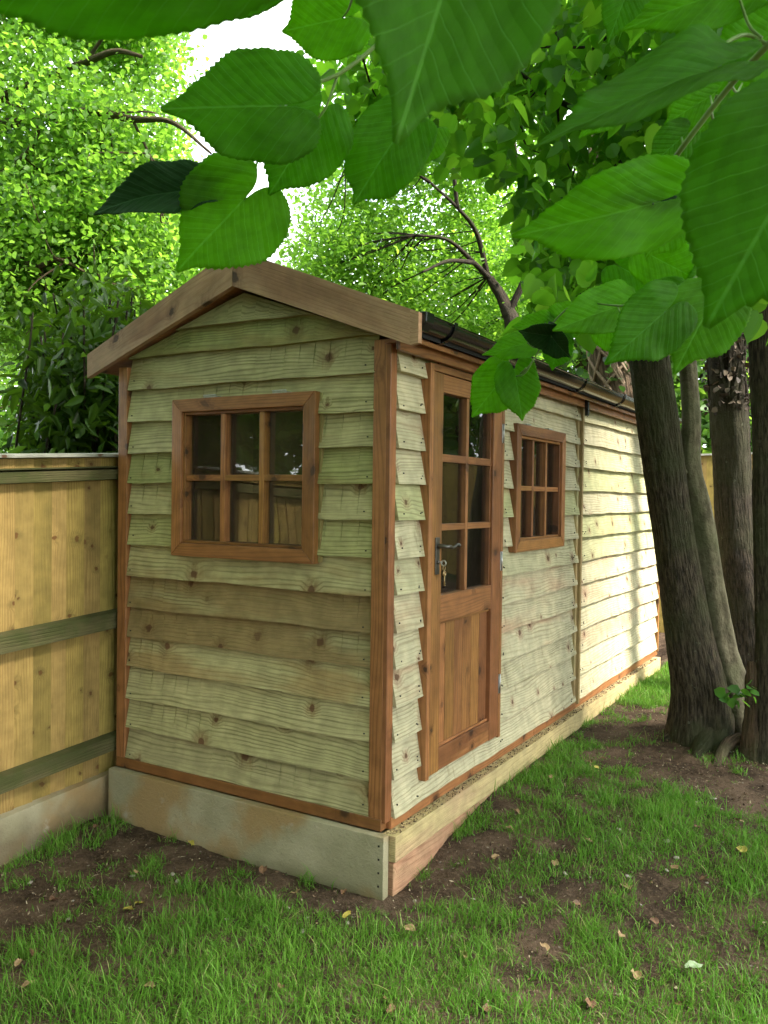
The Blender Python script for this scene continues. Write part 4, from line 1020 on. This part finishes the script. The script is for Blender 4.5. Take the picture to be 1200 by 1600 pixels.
# unseen trees beside and behind the viewpoint, added to block sky and darken panes
for i_, (x, y, h, rr) in enumerate([(4.9, 10.7, 3.6, 2.5), (9, 13.5, 4, 2.8), (-4.9, -3.6, 3.6, 2.3), (-4.4, -7.4, 3.8, 2.6), (0.2, -8.6, 3.4, 2.7), (5., -7.6, 3.6, 2.8), (9.4, 7.6, 4, 2.4), (-7.2, -8.2, 4.5, 3.2)]):
    c = np.array([x, y, h]); lab = ['tree at the right side of the lawn mirrored in the side window', 'second tree past the lawn mirrored in the side window', 'dense tree over the left fence mirrored in the front window', 'tree behind the lawn mirrored in the front window', 'broad tree closing the lawn behind the viewpoint', 'broad tree right of the lawn behind the viewpoint', 'tree right of the lawn mirrored in the door glass', 'big tree far over the left fence mirrored in the front window'][i_]
    crown_tree('garden_tree', lab, 'tree', (x, y), [c-[0, 0, 1], c+[0, 0, .8]], [.16, .13, .08], [([c-[0, 0, 1], c+[.9, .4, .5]], .05, .02)], [(c, (rr, rr, rr*1.0), 9000)], M_LF_FAR, M_BARK_F, .17, 26, .25, .2, seed=140+i_, twigs=6, nsc=.9)

# ---- laurel bush over the fence
lc = at(130, 690, 5.3); lb = np.array([lc[0], lc[1], float(ground_z(lc[0], lc[1]))])
lau = empty('laurel_bush', 'dark glossy laurel bush standing behind the left fence next to the shed', 'bush', tuple(lb))
its, pp = [], []
for i_ in range(62):
    top_ = at(rng.uniform(35, 230), rng.uniform(450, 690), rng.uniform(4.75, 5.9)); b_ = lb+[rng.uniform(-.25, .25), rng.uniform(-.25, .25), 0]
    m_ = (top_+b_)/2+rng.normal(size=3)*.1; its.append(limb([b_, m_, top_], .014, .005, 7, 20, i_)); q = spline([b_, m_, top_], 40)[12:]
    pp.append(np.repeat(q, 5, 0)+rng.normal(size=(len(q)*5, 3))*.11)
trunk_obj('stems', its, M_BARK_D, lau, lb); pp = np.concatenate(pp)
x_, y_, z_ = project(pp); pp = pp[(x_ < 235) & (x_ > 5+40*rng.random(len(pp)))]
leaf_cloud('foliage', pp, .125, M_LF_LAUREL, lau, lb, .36, .8, .3, .4)

# ---- crown of the lime over the viewpoint and shed, mostly unseen, shaped for shade
xs = []
blobs = []
for i_ in range(150):
    c = np.array([rng.uniform(-4.2, 7.6), rng.uniform(-7, 5.5), rng.uniform(3.4, 7.2)]); blobs.append((c, (1.1, 1.1, .6), 560))
P = blob_points(blobs, .24, 14, .27, 1., 200)
x_, y_, z_ = project(P); inf = (z_ > 0) & (x_ > -120) & (x_ < 1320) & (y_ > -160) & (y_ < 900)
P = P[~(inf & ((x_ < 840) | (y_ > 330) | (z_ < 3))) & ~sun_gap(P)]
P = P[~((P[:, 1] > 3.2) & (P[:, 0] < .6))]
u_ = rng.random(len(P)); P = P[~((P[:, 0] > -3) & (P[:, 0] < 3.4) & (P[:, 1] < -1.3) & (P[:, 1] > -6) & (u_ < .62)) & ~((P[:, 0] > 3.6) & (u_ < .30))]
P = P[~((P[:, 0] < .3) & (P[:, 1] > .2) & (P[:, 2] < 4.2))]
x_, y_, z_ = project(P); inf = (z_ > 0) & (x_ > -60) & (x_ < 1260) & (y_ > -60) & (y_ < 900)
leaf_cloud('crown', P[~inf], .135, M_LF_LIME, lime, bx, .9, .4)
leaf_cloud('crown', P[inf], .085, M_LF_BOUGH, lime, bx, .92, .6, .3, .25, True)
# nearer boughs with separate leaves, right of the sky opening
blobs = [(at(900, 60, 5.0), (1.0, .8, .55), 900), (at(760, 40, 4.4), (.8, .7, .4), 500), (at(560, 60, 5.5), (.5, .6, .35), 260), (at(1060, 80, 4.2), (.7, .6, .5), 700), (at(880, 230, 4.2), (.5, .6, .4), 420), (at(1120, 250, 3.9), (.5, .5, .5), 500),
         (at(900, 330, 4.4), (.4, .5, .3), 260), (at(940, 420, 3.9), (.45, .5, .3), 420), (at(1080, 400, 3.6), (.4, .4, .35), 350), (at(1170, 120, 3.4), (.5, .4, .4), 400), (at(680, 130, 5), (.7, .6, .35), 380), (at(560, 170, 5.2), (.35, .5, .25), 160), (at(880, 480, 3.4), (.25, .3, .15), 110)]
P = blob_points(blobs, .16, 9, .0, 1., 210); P = P[gap_soft(P)]
x_, y_, z_ = project(P); P = P[(x_ > 470) & (y_ < 520) & ~((x_ < 800) & (y_ > 290))]; P = P[~(sun_gap(P) & (rng.random(len(P)) < .7))]
leaf_cloud('bough_leaves', P, .092, M_LF_BOUGH, lime, bx, .92, .8, .3, .25, True)
its = []
for i_ in range(40):
    e = P[rng.integers(len(P))]; s_ = e+rng.normal(size=3)*[.35, .3, .2]+[.2, .1, .2]; trunk_obj('twig', [limb([s_, (s_+e)/2+rng.normal(size=3)*.04, e], .007, .002, 5, 10, i_)], M_BARK_D, lime, bx)

#=LEAVES (broad leaves hanging in front)
def heart(theta):
    a = np.abs(theta)/math.pi*180
    r = np.interp(a, [0, 3, 7, 13, 25, 40, 60, 80, 100, 120, 140, 155, 168, 176], [1., .93, .85, .80, .76, .73, .69, .64, .60, .55, .48, .40, .27, .13])
    return r
def big_leaf(branch, base, tip, width, mat, roll=0., fold=.10, curl=-.12, wave=.03, anchor=None, asym=0., seed=0, name='leaf'):
    B, T = at(*base), at(*tip); X = T-B; Ln = np.linalg.norm(X); X = X/Ln
    mid = (B+T)/2; tocam = CAM-mid; Z = tocam-X*(tocam@X); Z /= np.linalg.norm(Z); Y = np.cross(Z, X)
    c, s = math.cos(math.radians(roll)), math.sin(math.radians(roll)); Y, Z = c*Y+s*Z, -s*Y+c*Z
    na, nr = 132, 15; th = np.radians(np.linspace(-174, 174, na)); rr = np.linspace(0, 1, nr+1)[1:]
    R = heart(th); R = R*(1+.11*(fbm(np.cos(th)*1.7, np.sin(th)*1.7, seed, seed)-.5)*2)
    R = R*(1+(.006+.016*fbm(th*3, seed, 0, 8))*(np.abs(((np.arange(na)*.5) % 1)-.5)*4-1)*(np.abs(th) > .12))     # toothed edge
    x = rr[:, None]*(R*np.cos(th))[None]; y = rr[:, None]*(R*np.sin(th))[None]*(1+asym*np.sign(th))[None]
    wm = (R*np.sin(th)).max()-(R*np.sin(th)).min(); depth = (base[2]+tip[2])/2
    ws = (width*depth/FPX)/(wm*Ln)
    x = x.ravel(); y = y.ravel(); rho = np.repeat(rr, na)
    z = fold*np.abs(y) + curl*x*x + wave*np.sin(x*9+seed)*np.abs(y)*3*.6 + .05*(fbm(x*3, y*3, seed, 9)-.5) - .10*rho**5*(fbm(np.cos(np.tile(th, nr))*2, np.sin(np.tile(th, nr))*2, seed, 4)-.3)
    vf = (x-.72*np.abs(y)**.86)*8.5; z = z+.0020*np.abs(np.sin(math.pi*vf))
    y2 = y*ws
    loc = np.concatenate([[[0, 0, 0]], np.stack([x, y2, z], 1)])*Ln
    lp = np.concatenate([[[0, 0, 0]], np.stack([x, y, rho], 1)])
    V = loc[:, :1]*X+loc[:, 1:2]*Y+loc[:, 2:]*Z
    j = np.arange(na-1)
    F3 = np.stack([np.zeros(na-1, int), 1+j, 2+j], -1)
    F4 = np.concatenate([np.stack([1+i*na+j, 1+(i+1)*na+j, 2+(i+1)*na+j, 2+i*na+j], -1) for i in range(nr-1)])
    o = np_mesh(name, V, [F4, F3], mat, branch, True, {'lp': lp}); bl = np.array(branch.location); o.location = B-bl
    md = o.modifiers.new('thick', 'SOLIDIFY'); md.thickness = .0004
    if anchor is not None:
        Q = at(*anchor); m = (B+Q)/2-np.array([0, 0, .01]); V, F = tube(spline([Q, m, B], 14), np.linspace(.0016, .0011, 14)*1.0, 8)
        np_mesh('petiole', V-B, F, M_STEM, o)
    return o
def branch(name, label, origin, twigs, mat=None):
    O = at(*origin); b = empty(name, label, 'branch', tuple(O), 'leafy branches hanging in front')
    for i, (L_, r0, r1) in enumerate(twigs):
        V, F = tube(spline([at(*p) for p in L_], 30), np.linspace(r0, r1, 30), 8); np_mesh('twig', V-O, F, mat or M_STEM, b)
    return b
G, GB, GD = M_BIG, M_BIG_BRIGHT, M_BIG_DARK
b1 = branch('leafy_branch', 'hanging shoot with five heart shaped leaves in front of the sky above the gable', (620, 40, .95), [([(640, 20, .95), (600, 60, .95), (537, 111, .94), (490, 132, .93), (440, 156, .9)], .0028, .0018), ([(440, 156, .9), (420, 200, 1.02), (395, 235, 1.04), (356, 243, 1.04)], .0018, .0014), ([(640, 20, .95), (640, 100, 1.0), (625, 190, 1.02)], .002, .0014)])
big_leaf(b1, (437, 165, .86), (257, 168, .84), 172, G, 10, .08, -.05, anchor=(450, 152, .9), seed=1)
big_leaf(b1, (490, 192, .95), (422, 308, .97), 138, G, -12, .12, -.1, anchor=(528, 117, .94), seed=2)
big_leaf(b1, (382, 312, 1.0), (279, 416, .98), 176, GB, 8, .06, -.12, anchor=(408, 225, 1.03), seed=3)
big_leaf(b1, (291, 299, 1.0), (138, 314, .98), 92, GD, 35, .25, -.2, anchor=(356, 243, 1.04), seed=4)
big_leaf(b1, (622, 212, 1.0), (545, 322, 1.0), 128, G, 15, .12, -.15, anchor=(625, 190, 1.02), seed=5)
b2 = branch('leafy_branch', 'nearest drooping branch with very large dark green leaves along the top of the picture', (760, -260, .5), [([(820, -300, .5), (770, -220, .48), (560, -140, .5), (300, -120, .45), (120, -160, .42)], .003, .002)])
big_leaf(b2, (742, -165, .47), (606, 262, .44), 385, G, -8, .16, .05, .02, anchor=(770, -220, .48), seed=6)
big_leaf(b2, (300, -90, .42), (-70, 10, .44), 235, G, 5, .06, 0, anchor=(300, -120, .45), seed=7)
big_leaf(b2, (470, -60, .62), (238, 48, .64), 100, G, 30, .1, -.1, anchor=(500, -135, .52), seed=8)
big_leaf(b2, (535, 28, 1.05), (430, 50, 1.05), 112, GB, 5, .08, -.1, anchor=(560, -40, .9), seed=9)
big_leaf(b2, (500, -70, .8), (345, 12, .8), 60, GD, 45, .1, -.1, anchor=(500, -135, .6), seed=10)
b3_ = branch('leafy_branch', 'green branch sloping across the upper right with broad bright leaves', (1260, 10, .75), [([(1270, 0, .72), (1200, 70, .74), (1140, 135, .78), (1070, 225, .82), (1040, 268, .85), (1008, 307, .86)], .0034, .0022), ([(1200, 70, .74), (1160, 55, .74), (1100, 90, .7), (1060, 110, .68)], .002, .0014), ([(1270, 0, .72), (1290, 120, .6), (1280, 200, .52)], .003, .002)])
big_leaf(b3_, (1020, 318, .78), (804, 372, .75), 150, GB, -10, .1, -.1, anchor=(1010, 305, .85), seed=11)
big_leaf(b3_, (1010, 312, .79), (880, 300, .77), 34, GD, 30, .1, -.1, seed=12)
big_leaf(b3_, (1108, 112, .66), (838, 196, .6), 112, G, 40, .14, -.14, anchor=(1130, 85, .7), seed=13)
big_leaf(b3_, (1262, 235, .5), (1105, 505, .5), 330, G, 6, .07, -.04, anchor=(1280, 200, .52), seed=14)
big_leaf(b3_, (1215, 50, .8), (1110, 100, .8), 150, GB, 5, .1, -.1, anchor=(1215, 55, .74), seed=15)
big_leaf(b3_, (1150, -20, .75), (975, 40, .75), 100, GB, 15, .1, -.1, anchor=(1190, 60, .74), seed=16)
big_leaf(b3_, (985, -25, 1.0), (952, 62, 1.0), 78, G, 0, .1, -.1, seed=17)
big_leaf(b3_, (1110, 150, 1.0), (1036, 195, 1.), 74, GB, 0, .1, -.1, anchor=(1120, 150, .82), seed=18)
big_leaf(b3_, (1065, 215, 1.), (1012, 262, 1.), 66, G, 10, .1, -.1, anchor=(1075, 215, .84), seed=19)
big_leaf(b3_, (958, 160, 1.1), (908, 212, 1.1), 62, GB, 0, .12, -.1, anchor=(1000, 140, 1.0), seed=20)
big_leaf(b3_, (1160, 130, 1.0), (1190, 195, 1.), 80, GB, 0, .1, -.1, anchor=(1140, 128, .8), seed=21)
big_leaf(b3_, (1120, 175, 1.05), (1072, 228, 1.05), 60, GB, 12, .1, -.1, anchor=(1110, 170, .82), seed=22)
big_leaf(b3_, (1040, 280, 1.), (1110, 322, 1.), 76, GB, 8, .1, -.1, anchor=(1035, 272, .86), seed=23)
big_leaf(b3_, (1060, 330, 1.), (1010, 402, 1.), 86, GB, -5, .1, -.1, anchor=(1035, 280, .86), seed=24)
big_leaf(b3_, (675, 212, 1.2), (650, 262, 1.2), 62, GB, 20, .1, -.1, seed=25)
b4_ = branch('leafy_branch', 'middle right spray of ribbed leaves covering the top of the leaning trunk', (1120, 400, 1.3), [([(1130, 380, 1.3), (1090, 430, 1.3), (1040, 470, 1.28), (975, 478, 1.28), (900, 470, 1.4)], .0026, .0014)])
big_leaf(b4_, (1108, 480, 1.25), (1052, 586, 1.22), 128, GB, 5, .1, -.1, anchor=(1100, 425, 1.3), seed=26)
big_leaf(b4_, (1038, 488, 1.22), (948, 568, 1.2), 112, G, -5, .12, -.1, anchor=(1045, 468, 1.28), seed=27)
big_leaf(b4_, (965, 478, 1.35), (868, 512, 1.3), 80, GB, 15, .12, -.1, anchor=(975, 478, 1.28), seed=28)
big_leaf(b4_, (1048, 462, 1.35), (968, 480, 1.35), 62, G, 20, .1, -.1, seed=29)
big_leaf(b4_, (1125, 440, 1.4), (1062, 490, 1.4), 90, GB, 0, .1, -.1, seed=30)
big_leaf(b4_, (1020, 400, 1.4), (1092, 438, 1.4), 90, GB, 0, .1, -.1, seed=31)
big_leaf(b4_, (975, 420, 1.5), (1040, 455, 1.5), 80, G, 0, .1, -.1, seed=32)
big_leaf(b4_, (945, 505, 1.5), (985, 560, 1.5), 60, GB, 0, .15, -.1, seed=33)
b5_ = branch('leafy_branch', 'small drooping twig of leaves hanging over the black gutter and door top', (870, 480, 1.45), [([(900, 470, 1.42), (868, 500, 1.44), (850, 530, 1.45), (835, 560, 1.46), (812, 590, 1.47)], .0018, .0012)])
big_leaf(b5_, (786, 590, 1.5), (737, 652, 1.48), 82, GB, 0, .1, -.1, anchor=(822, 575, 1.46), seed=34)
big_leaf(b5_, (806, 588, 1.47), (818, 660, 1.45), 72, GB, -10, .16, -.1, anchor=(835, 560, 1.46), seed=35)
big_leaf(b5_, (824, 536, 1.47), (755, 552, 1.44), 48, GB, 15, .1, -.1, anchor=(850, 532, 1.45), seed=36)
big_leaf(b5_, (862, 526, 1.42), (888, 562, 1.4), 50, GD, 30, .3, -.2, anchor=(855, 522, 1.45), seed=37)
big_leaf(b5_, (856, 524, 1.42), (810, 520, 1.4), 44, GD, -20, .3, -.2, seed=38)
big_leaf(b5_, (852, 505, 1.5), (798, 510, 1.5), 40, GB, 20, .1, -.1, anchor=(866, 502, 1.44), seed=39)
big_leaf(b5_, (872, 535, 1.5), (862, 582, 1.5), 52, G, 0, .15, -.1, anchor=(862, 515, 1.45), seed=40)
big_leaf(b5_, (890, 500, 1.5), (840, 508, 1.5), 62, GB, 10, .1, -.1, seed=41)
big_leaf(b5_, (742, 560, 1.5), (735, 540, 1.5), 18, GD, 50, .1, -.1, seed=42) if False else None

#=GRASS
SOIL = [(690, 1370, .15), (760, 1310, .08), (1000, 1240, .08), (600, 1480, .05), (840, 1240, .06), (60, 1400, .26), (180, 1330, .25), (300, 1350, .22), (420, 1375, .16), (-60, 1420, .3), (520, 1400, .10), (640, 1400, .13), (700, 1330, .13), (760, 1260, .11), (820, 1190, .10), (880, 1155, .12), (950, 1150, .2), (1000, 1185, .25), (1090, 1215, .28), (1180, 1245, .28), (1130, 1150, .34),
        (700, 1395, .13), (640, 1440, .09), (900, 1408, .10), (1020, 1375, .07), (880, 1330, .10), (780, 1330, .07), (980, 1450, .06), (1250, 1200, .4), (1035, 985, .7), (1040, 1120, .25), (660, 1480, .05), (840, 1490, .05)]
SOIL = [(ground_hit(a, b)[:2], r) for a, b, r in SOIL]
def soilness(x, y):
    s_ = np.zeros_like(x)
    for c, r in SOIL: s_ = np.maximum(s_, np.exp(-((x-c[0])**2+(y-c[1])**2)/(r*r)))
    return s_
def grass():
    n = 760000
    x = rng.uniform(-1.45, 3.3, n); y = rng.uniform(-1.9, 6., n)
    d = np.hypot(x-CAM[0], y-CAM[1]); px, py, z_ = project(np.stack([x, y, ground_z(x, y)], 1))
    k = (px > -60) & (px < 1260) & (py < 1680) & (z_ > .5)
    k &= ~((x < .065) & (y > -.08))
    x, y, d = x[k], y[k], d[k]
    s_ = soilness(x, y); f1 = fbm(x*3.2, y*3.2, 0, 31, 3); f2 = fbm(x*11, y*11, 0, 37, 2)
    dens = np.clip(1.03-1.8*s_ + 2.4*(f1-.5) + 3.0*(f2-.5)*(.5+s_), .015, 1)
    k = rng.random(len(x)) < dens*np.clip(1.25-.12*(d-2), .35, 1)
    x, y, d, dens = x[k], y[k], d[k], dens[k]; n = len(x)
    h = rng.gamma(5, .0080, n)*(.5+.7*dens)*np.clip(.2+1.7*fbm(x*5, y*5, 0, 55), .4, 1.6); low = rng.random(n) < .45; h = np.where(low, h*.5, h); h = np.clip(h, .010, .11); w = rng.uniform(.0008, .0018, n)*(1+.12*np.maximum(0, d-3))
    a = rng.uniform(0, 2*np.pi, n)+1.5*fbm(x*6, y*6, 0, 61); lean = np.where(low, rng.uniform(.7, 1.5, n), rng.uniform(.15, 1.15, n))
    dx, dy = np.cos(a), np.sin(a); b = rng.uniform(0, 2*np.pi, n); wx, wy = -np.sin(b), np.cos(b)
    z0 = ground_z(x, y)-.004; B = np.stack([x, y, z0], 1); D = np.stack([dx, dy, 0*dx], 1); Wd = np.stack([wx, wy, 0*wx], 1)
    def pt(t): return B+np.stack([0*h, 0*h, h*t*(1-.35*lean*t)], 1)+D*(h*lean*.75*t*t)[:, None]
    vs = []
    for t, ww in ((0, 1.), (.38, .95), (.72, .62)):
        p = pt(t); vs += [p-Wd*(w*ww)[:, None], p+Wd*(w*ww)[:, None]]
    vs.append(pt(1.)); V = np.stack(vs, 1).reshape(-1, 3); i = np.arange(n)[:, None]*7
    F = [np.concatenate([i+np.array([[0, 1, 3, 2]]), i+np.array([[2, 3, 5, 4]])]), i+np.array([[4, 5, 6]])]
    rnd = np.clip(rng.random(n)*.65+.35*fbm(x*2.2, y*2.2, 0, 71)*1.2, 0, .89); rnd[rng.random(n) < .045+.06*(dens < .5)] = .97
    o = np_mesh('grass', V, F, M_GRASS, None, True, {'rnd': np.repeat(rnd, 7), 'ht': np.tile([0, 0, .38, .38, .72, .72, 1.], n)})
    tag(o, 'patchy green lawn grass growing over bare brown soil', 'grass', kind='stuff')
grass()
def litter():
    protos = []
    for i in range(6):
        n = 14; th = np.linspace(-math.pi, math.pi, n, endpoint=False); r = .5+.25*np.cos(th)+.06*rng.normal(size=n)
        ring = np.stack([r*np.cos(th), r*np.sin(th)*.8, .35*(np.abs(np.sin(th)))**2*rng.uniform(.2, .7)+.08*rng.normal(size=n)], 1)
        in_ = ring*[.5, .5, .25]; V = np.concatenate([ring, in_, [[0, 0, 0]]])*.042
        j = np.arange(n); k = (j+1) % n; F4 = np.stack([j, k, n+k, n+j], -1); F3 = np.stack([n+j, n+k, np.full(n, 2*n)], -1)
        protos.append((V, [F4, F3]))
    meshes = {}
    kinds = [('crisp brown dead leaf lying on the lawn', M_DEAD[0], 34), ('dry tan dead leaf lying on the lawn', M_DEAD[1], 34), ('small yellow fallen leaf on the soil', M_DEAD[2], 7)]
    fixed = {2: [(203, 1424), (427, 1343), (215, 1415), (1160, 1335), (930, 1205), (545, 1440), (300, 1330)]}
    for q, (lab, mat, cnt) in enumerate(kinds):
        for i in range(cnt):
            px, py = (fixed[q][i] if q in fixed else (rng.uniform(20, 1190), rng.uniform(1160, 1590)))
            P = ground_hit(px, py)
            if P[0] < .09 and P[1] > -.1 or P[0] < -1.40: continue
            key_ = (q, i % 6)
            if key_ not in meshes:
                o = np_mesh('fallen_leaf', protos[i % 6][0], protos[i % 6][1], mat, None, True); meshes[key_] = o
            else:
                o = meshes[key_].copy(); C.objects.link(o)
            s_ = rng.uniform(.55, 1.05); o.scale = (s_, s_*rng.uniform(.7, 1.1), s_); o.rotation_euler = (rng.uniform(-.4, .4), rng.uniform(-.4, .4), rng.uniform(0, 6.3))
            o.location = (P[0], P[1], P[2]+rng.uniform(.006, .03)); tag(o, lab, 'leaf', 'fallen leaves scattered on the ground')
    first = None
    for i in range(46):
        px, py = (rng.uniform(620, 1180), rng.uniform(1130, 1420)) if i % 3 else (rng.uniform(20, 560), rng.uniform(1330, 1460))
        P = ground_hit(px, py)
        if (P[0] < .09 and P[1] > -.1) or P[0] < -1.42: continue
        if first is None:
            import bmesh
            bm = bmesh.new(); bmesh.ops.create_icosphere(bm, subdivisions=2, radius=.012); me = bpy.data.meshes.new('stone')
            for v in bm.verts: v.co *= .7+.6*float(noise3(v.co.x*120, v.co.y*120, v.co.z*120, 3)); v.co.z *= .6
            bm.to_mesh(me); bm.free(); me.materials.append(M_FLINT); first = bpy.data.objects.new('stone', me); o = link(first)
        else: o = first.copy(); C.objects.link(o)
        s_ = rng.uniform(.35, 1.1); o.scale = (s_, s_*rng.uniform(.6, 1.2), s_*rng.uniform(.5, 1)); o.rotation_euler = (rng.uniform(-.4, .4), rng.uniform(-.4, .4), rng.uniform(0, 6.3))
        o.location = (P[0], P[1], P[2]+.004); tag(o, 'small pale stone lying on the bare soil', 'stone', 'small stones scattered on the soil')
    wl = ground_hit(1077, 1527); o = np_mesh('fallen_leaf', protos[0][0]*[1.25, .8, .5], protos[0][1], M_PALELEAF); o.location = (wl[0], wl[1], wl[2]+.035); o.rotation_euler = (.2, -.1, .6)
    tag(o, 'pale grey green fallen leaf lying underside up on the lawn at the lower right', 'leaf', 'fallen leaves scattered on the ground')
litter()
def debris():
    n = 170000; x = rng.uniform(-1.45, 3., n); y = rng.uniform(-1.9, 5.5, n); px, py, z_ = project(np.stack([x, y, ground_z(x, y)], 1))
    s_ = np.maximum(soilness(x, y), .3*(fbm(x*3.2, y*3.2, 0, 31, 3) < .46))
    k = (px > -30) & (px < 1230) & (py < 1640) & (z_ > .5) & ~((x < .07) & (y > -.08)) & (rng.random(n) < .10+.9*s_)
    x, y = x[k], y[k]; n = len(x); B = np.stack([x, y, ground_z(x, y)+rng.uniform(.002, .010, n)], 1)
    m2 = 2600; B = np.concatenate([B, np.stack([rng.uniform(.022, .062, m2), rng.uniform(-.03, 4.1, m2), rng.uniform(.237, .240, m2)], 1)]); n += m2
    d = rng.normal(size=(n, 3)); d[:, 2] *= .35; d /= np.linalg.norm(d, axis=1)[:, None]; w = np.cross(d, rng.normal(size=(n, 3))*[.4, .4, 1]); w /= np.linalg.norm(w, axis=1)[:, None]
    thin = rng.random(n) < .16; thin[-m2:] = False; ln = np.where(thin, rng.uniform(.012, .045, n), rng.gamma(2., .0028, n))[:, None]; wd = np.where(thin, .0008, rng.gamma(2., .0015, n))[:, None]
    up = np.cross(d, w)*.5
    V = np.stack([B-d*ln*.5, B+w*wd+up*ln*.3, B+d*ln*.5, B-w*wd+up*ln*.3], 1).reshape(-1, 3); i = np.arange(n)[:, None]*4
    N_ = Nodes('plant_debris'); r = N_.n('Attribute', attribute_name='rnd').outputs['Fac']
    cr = N_.n('ValToRGB', {0: r}); e = cr.color_ramp.elements; e[0].color = (.05, .03, .018, 1); e[1].color = (.45, .38, .26, 1); m = e.new(.6); m.color = (.17, .10, .055, 1)
    o = np_mesh('plant_debris', V, i+np.array([[0, 1, 2, 3]]), N_.out(N_.pbsdf(cr.outputs[0], .85)), None, False, {'rnd': np.repeat(rng.random(n)**2.1, 4)})
    tag(o, 'dry stalks, bark crumbs and leaf bits strewn over the bare soil', 'litter', kind='stuff')
debris()
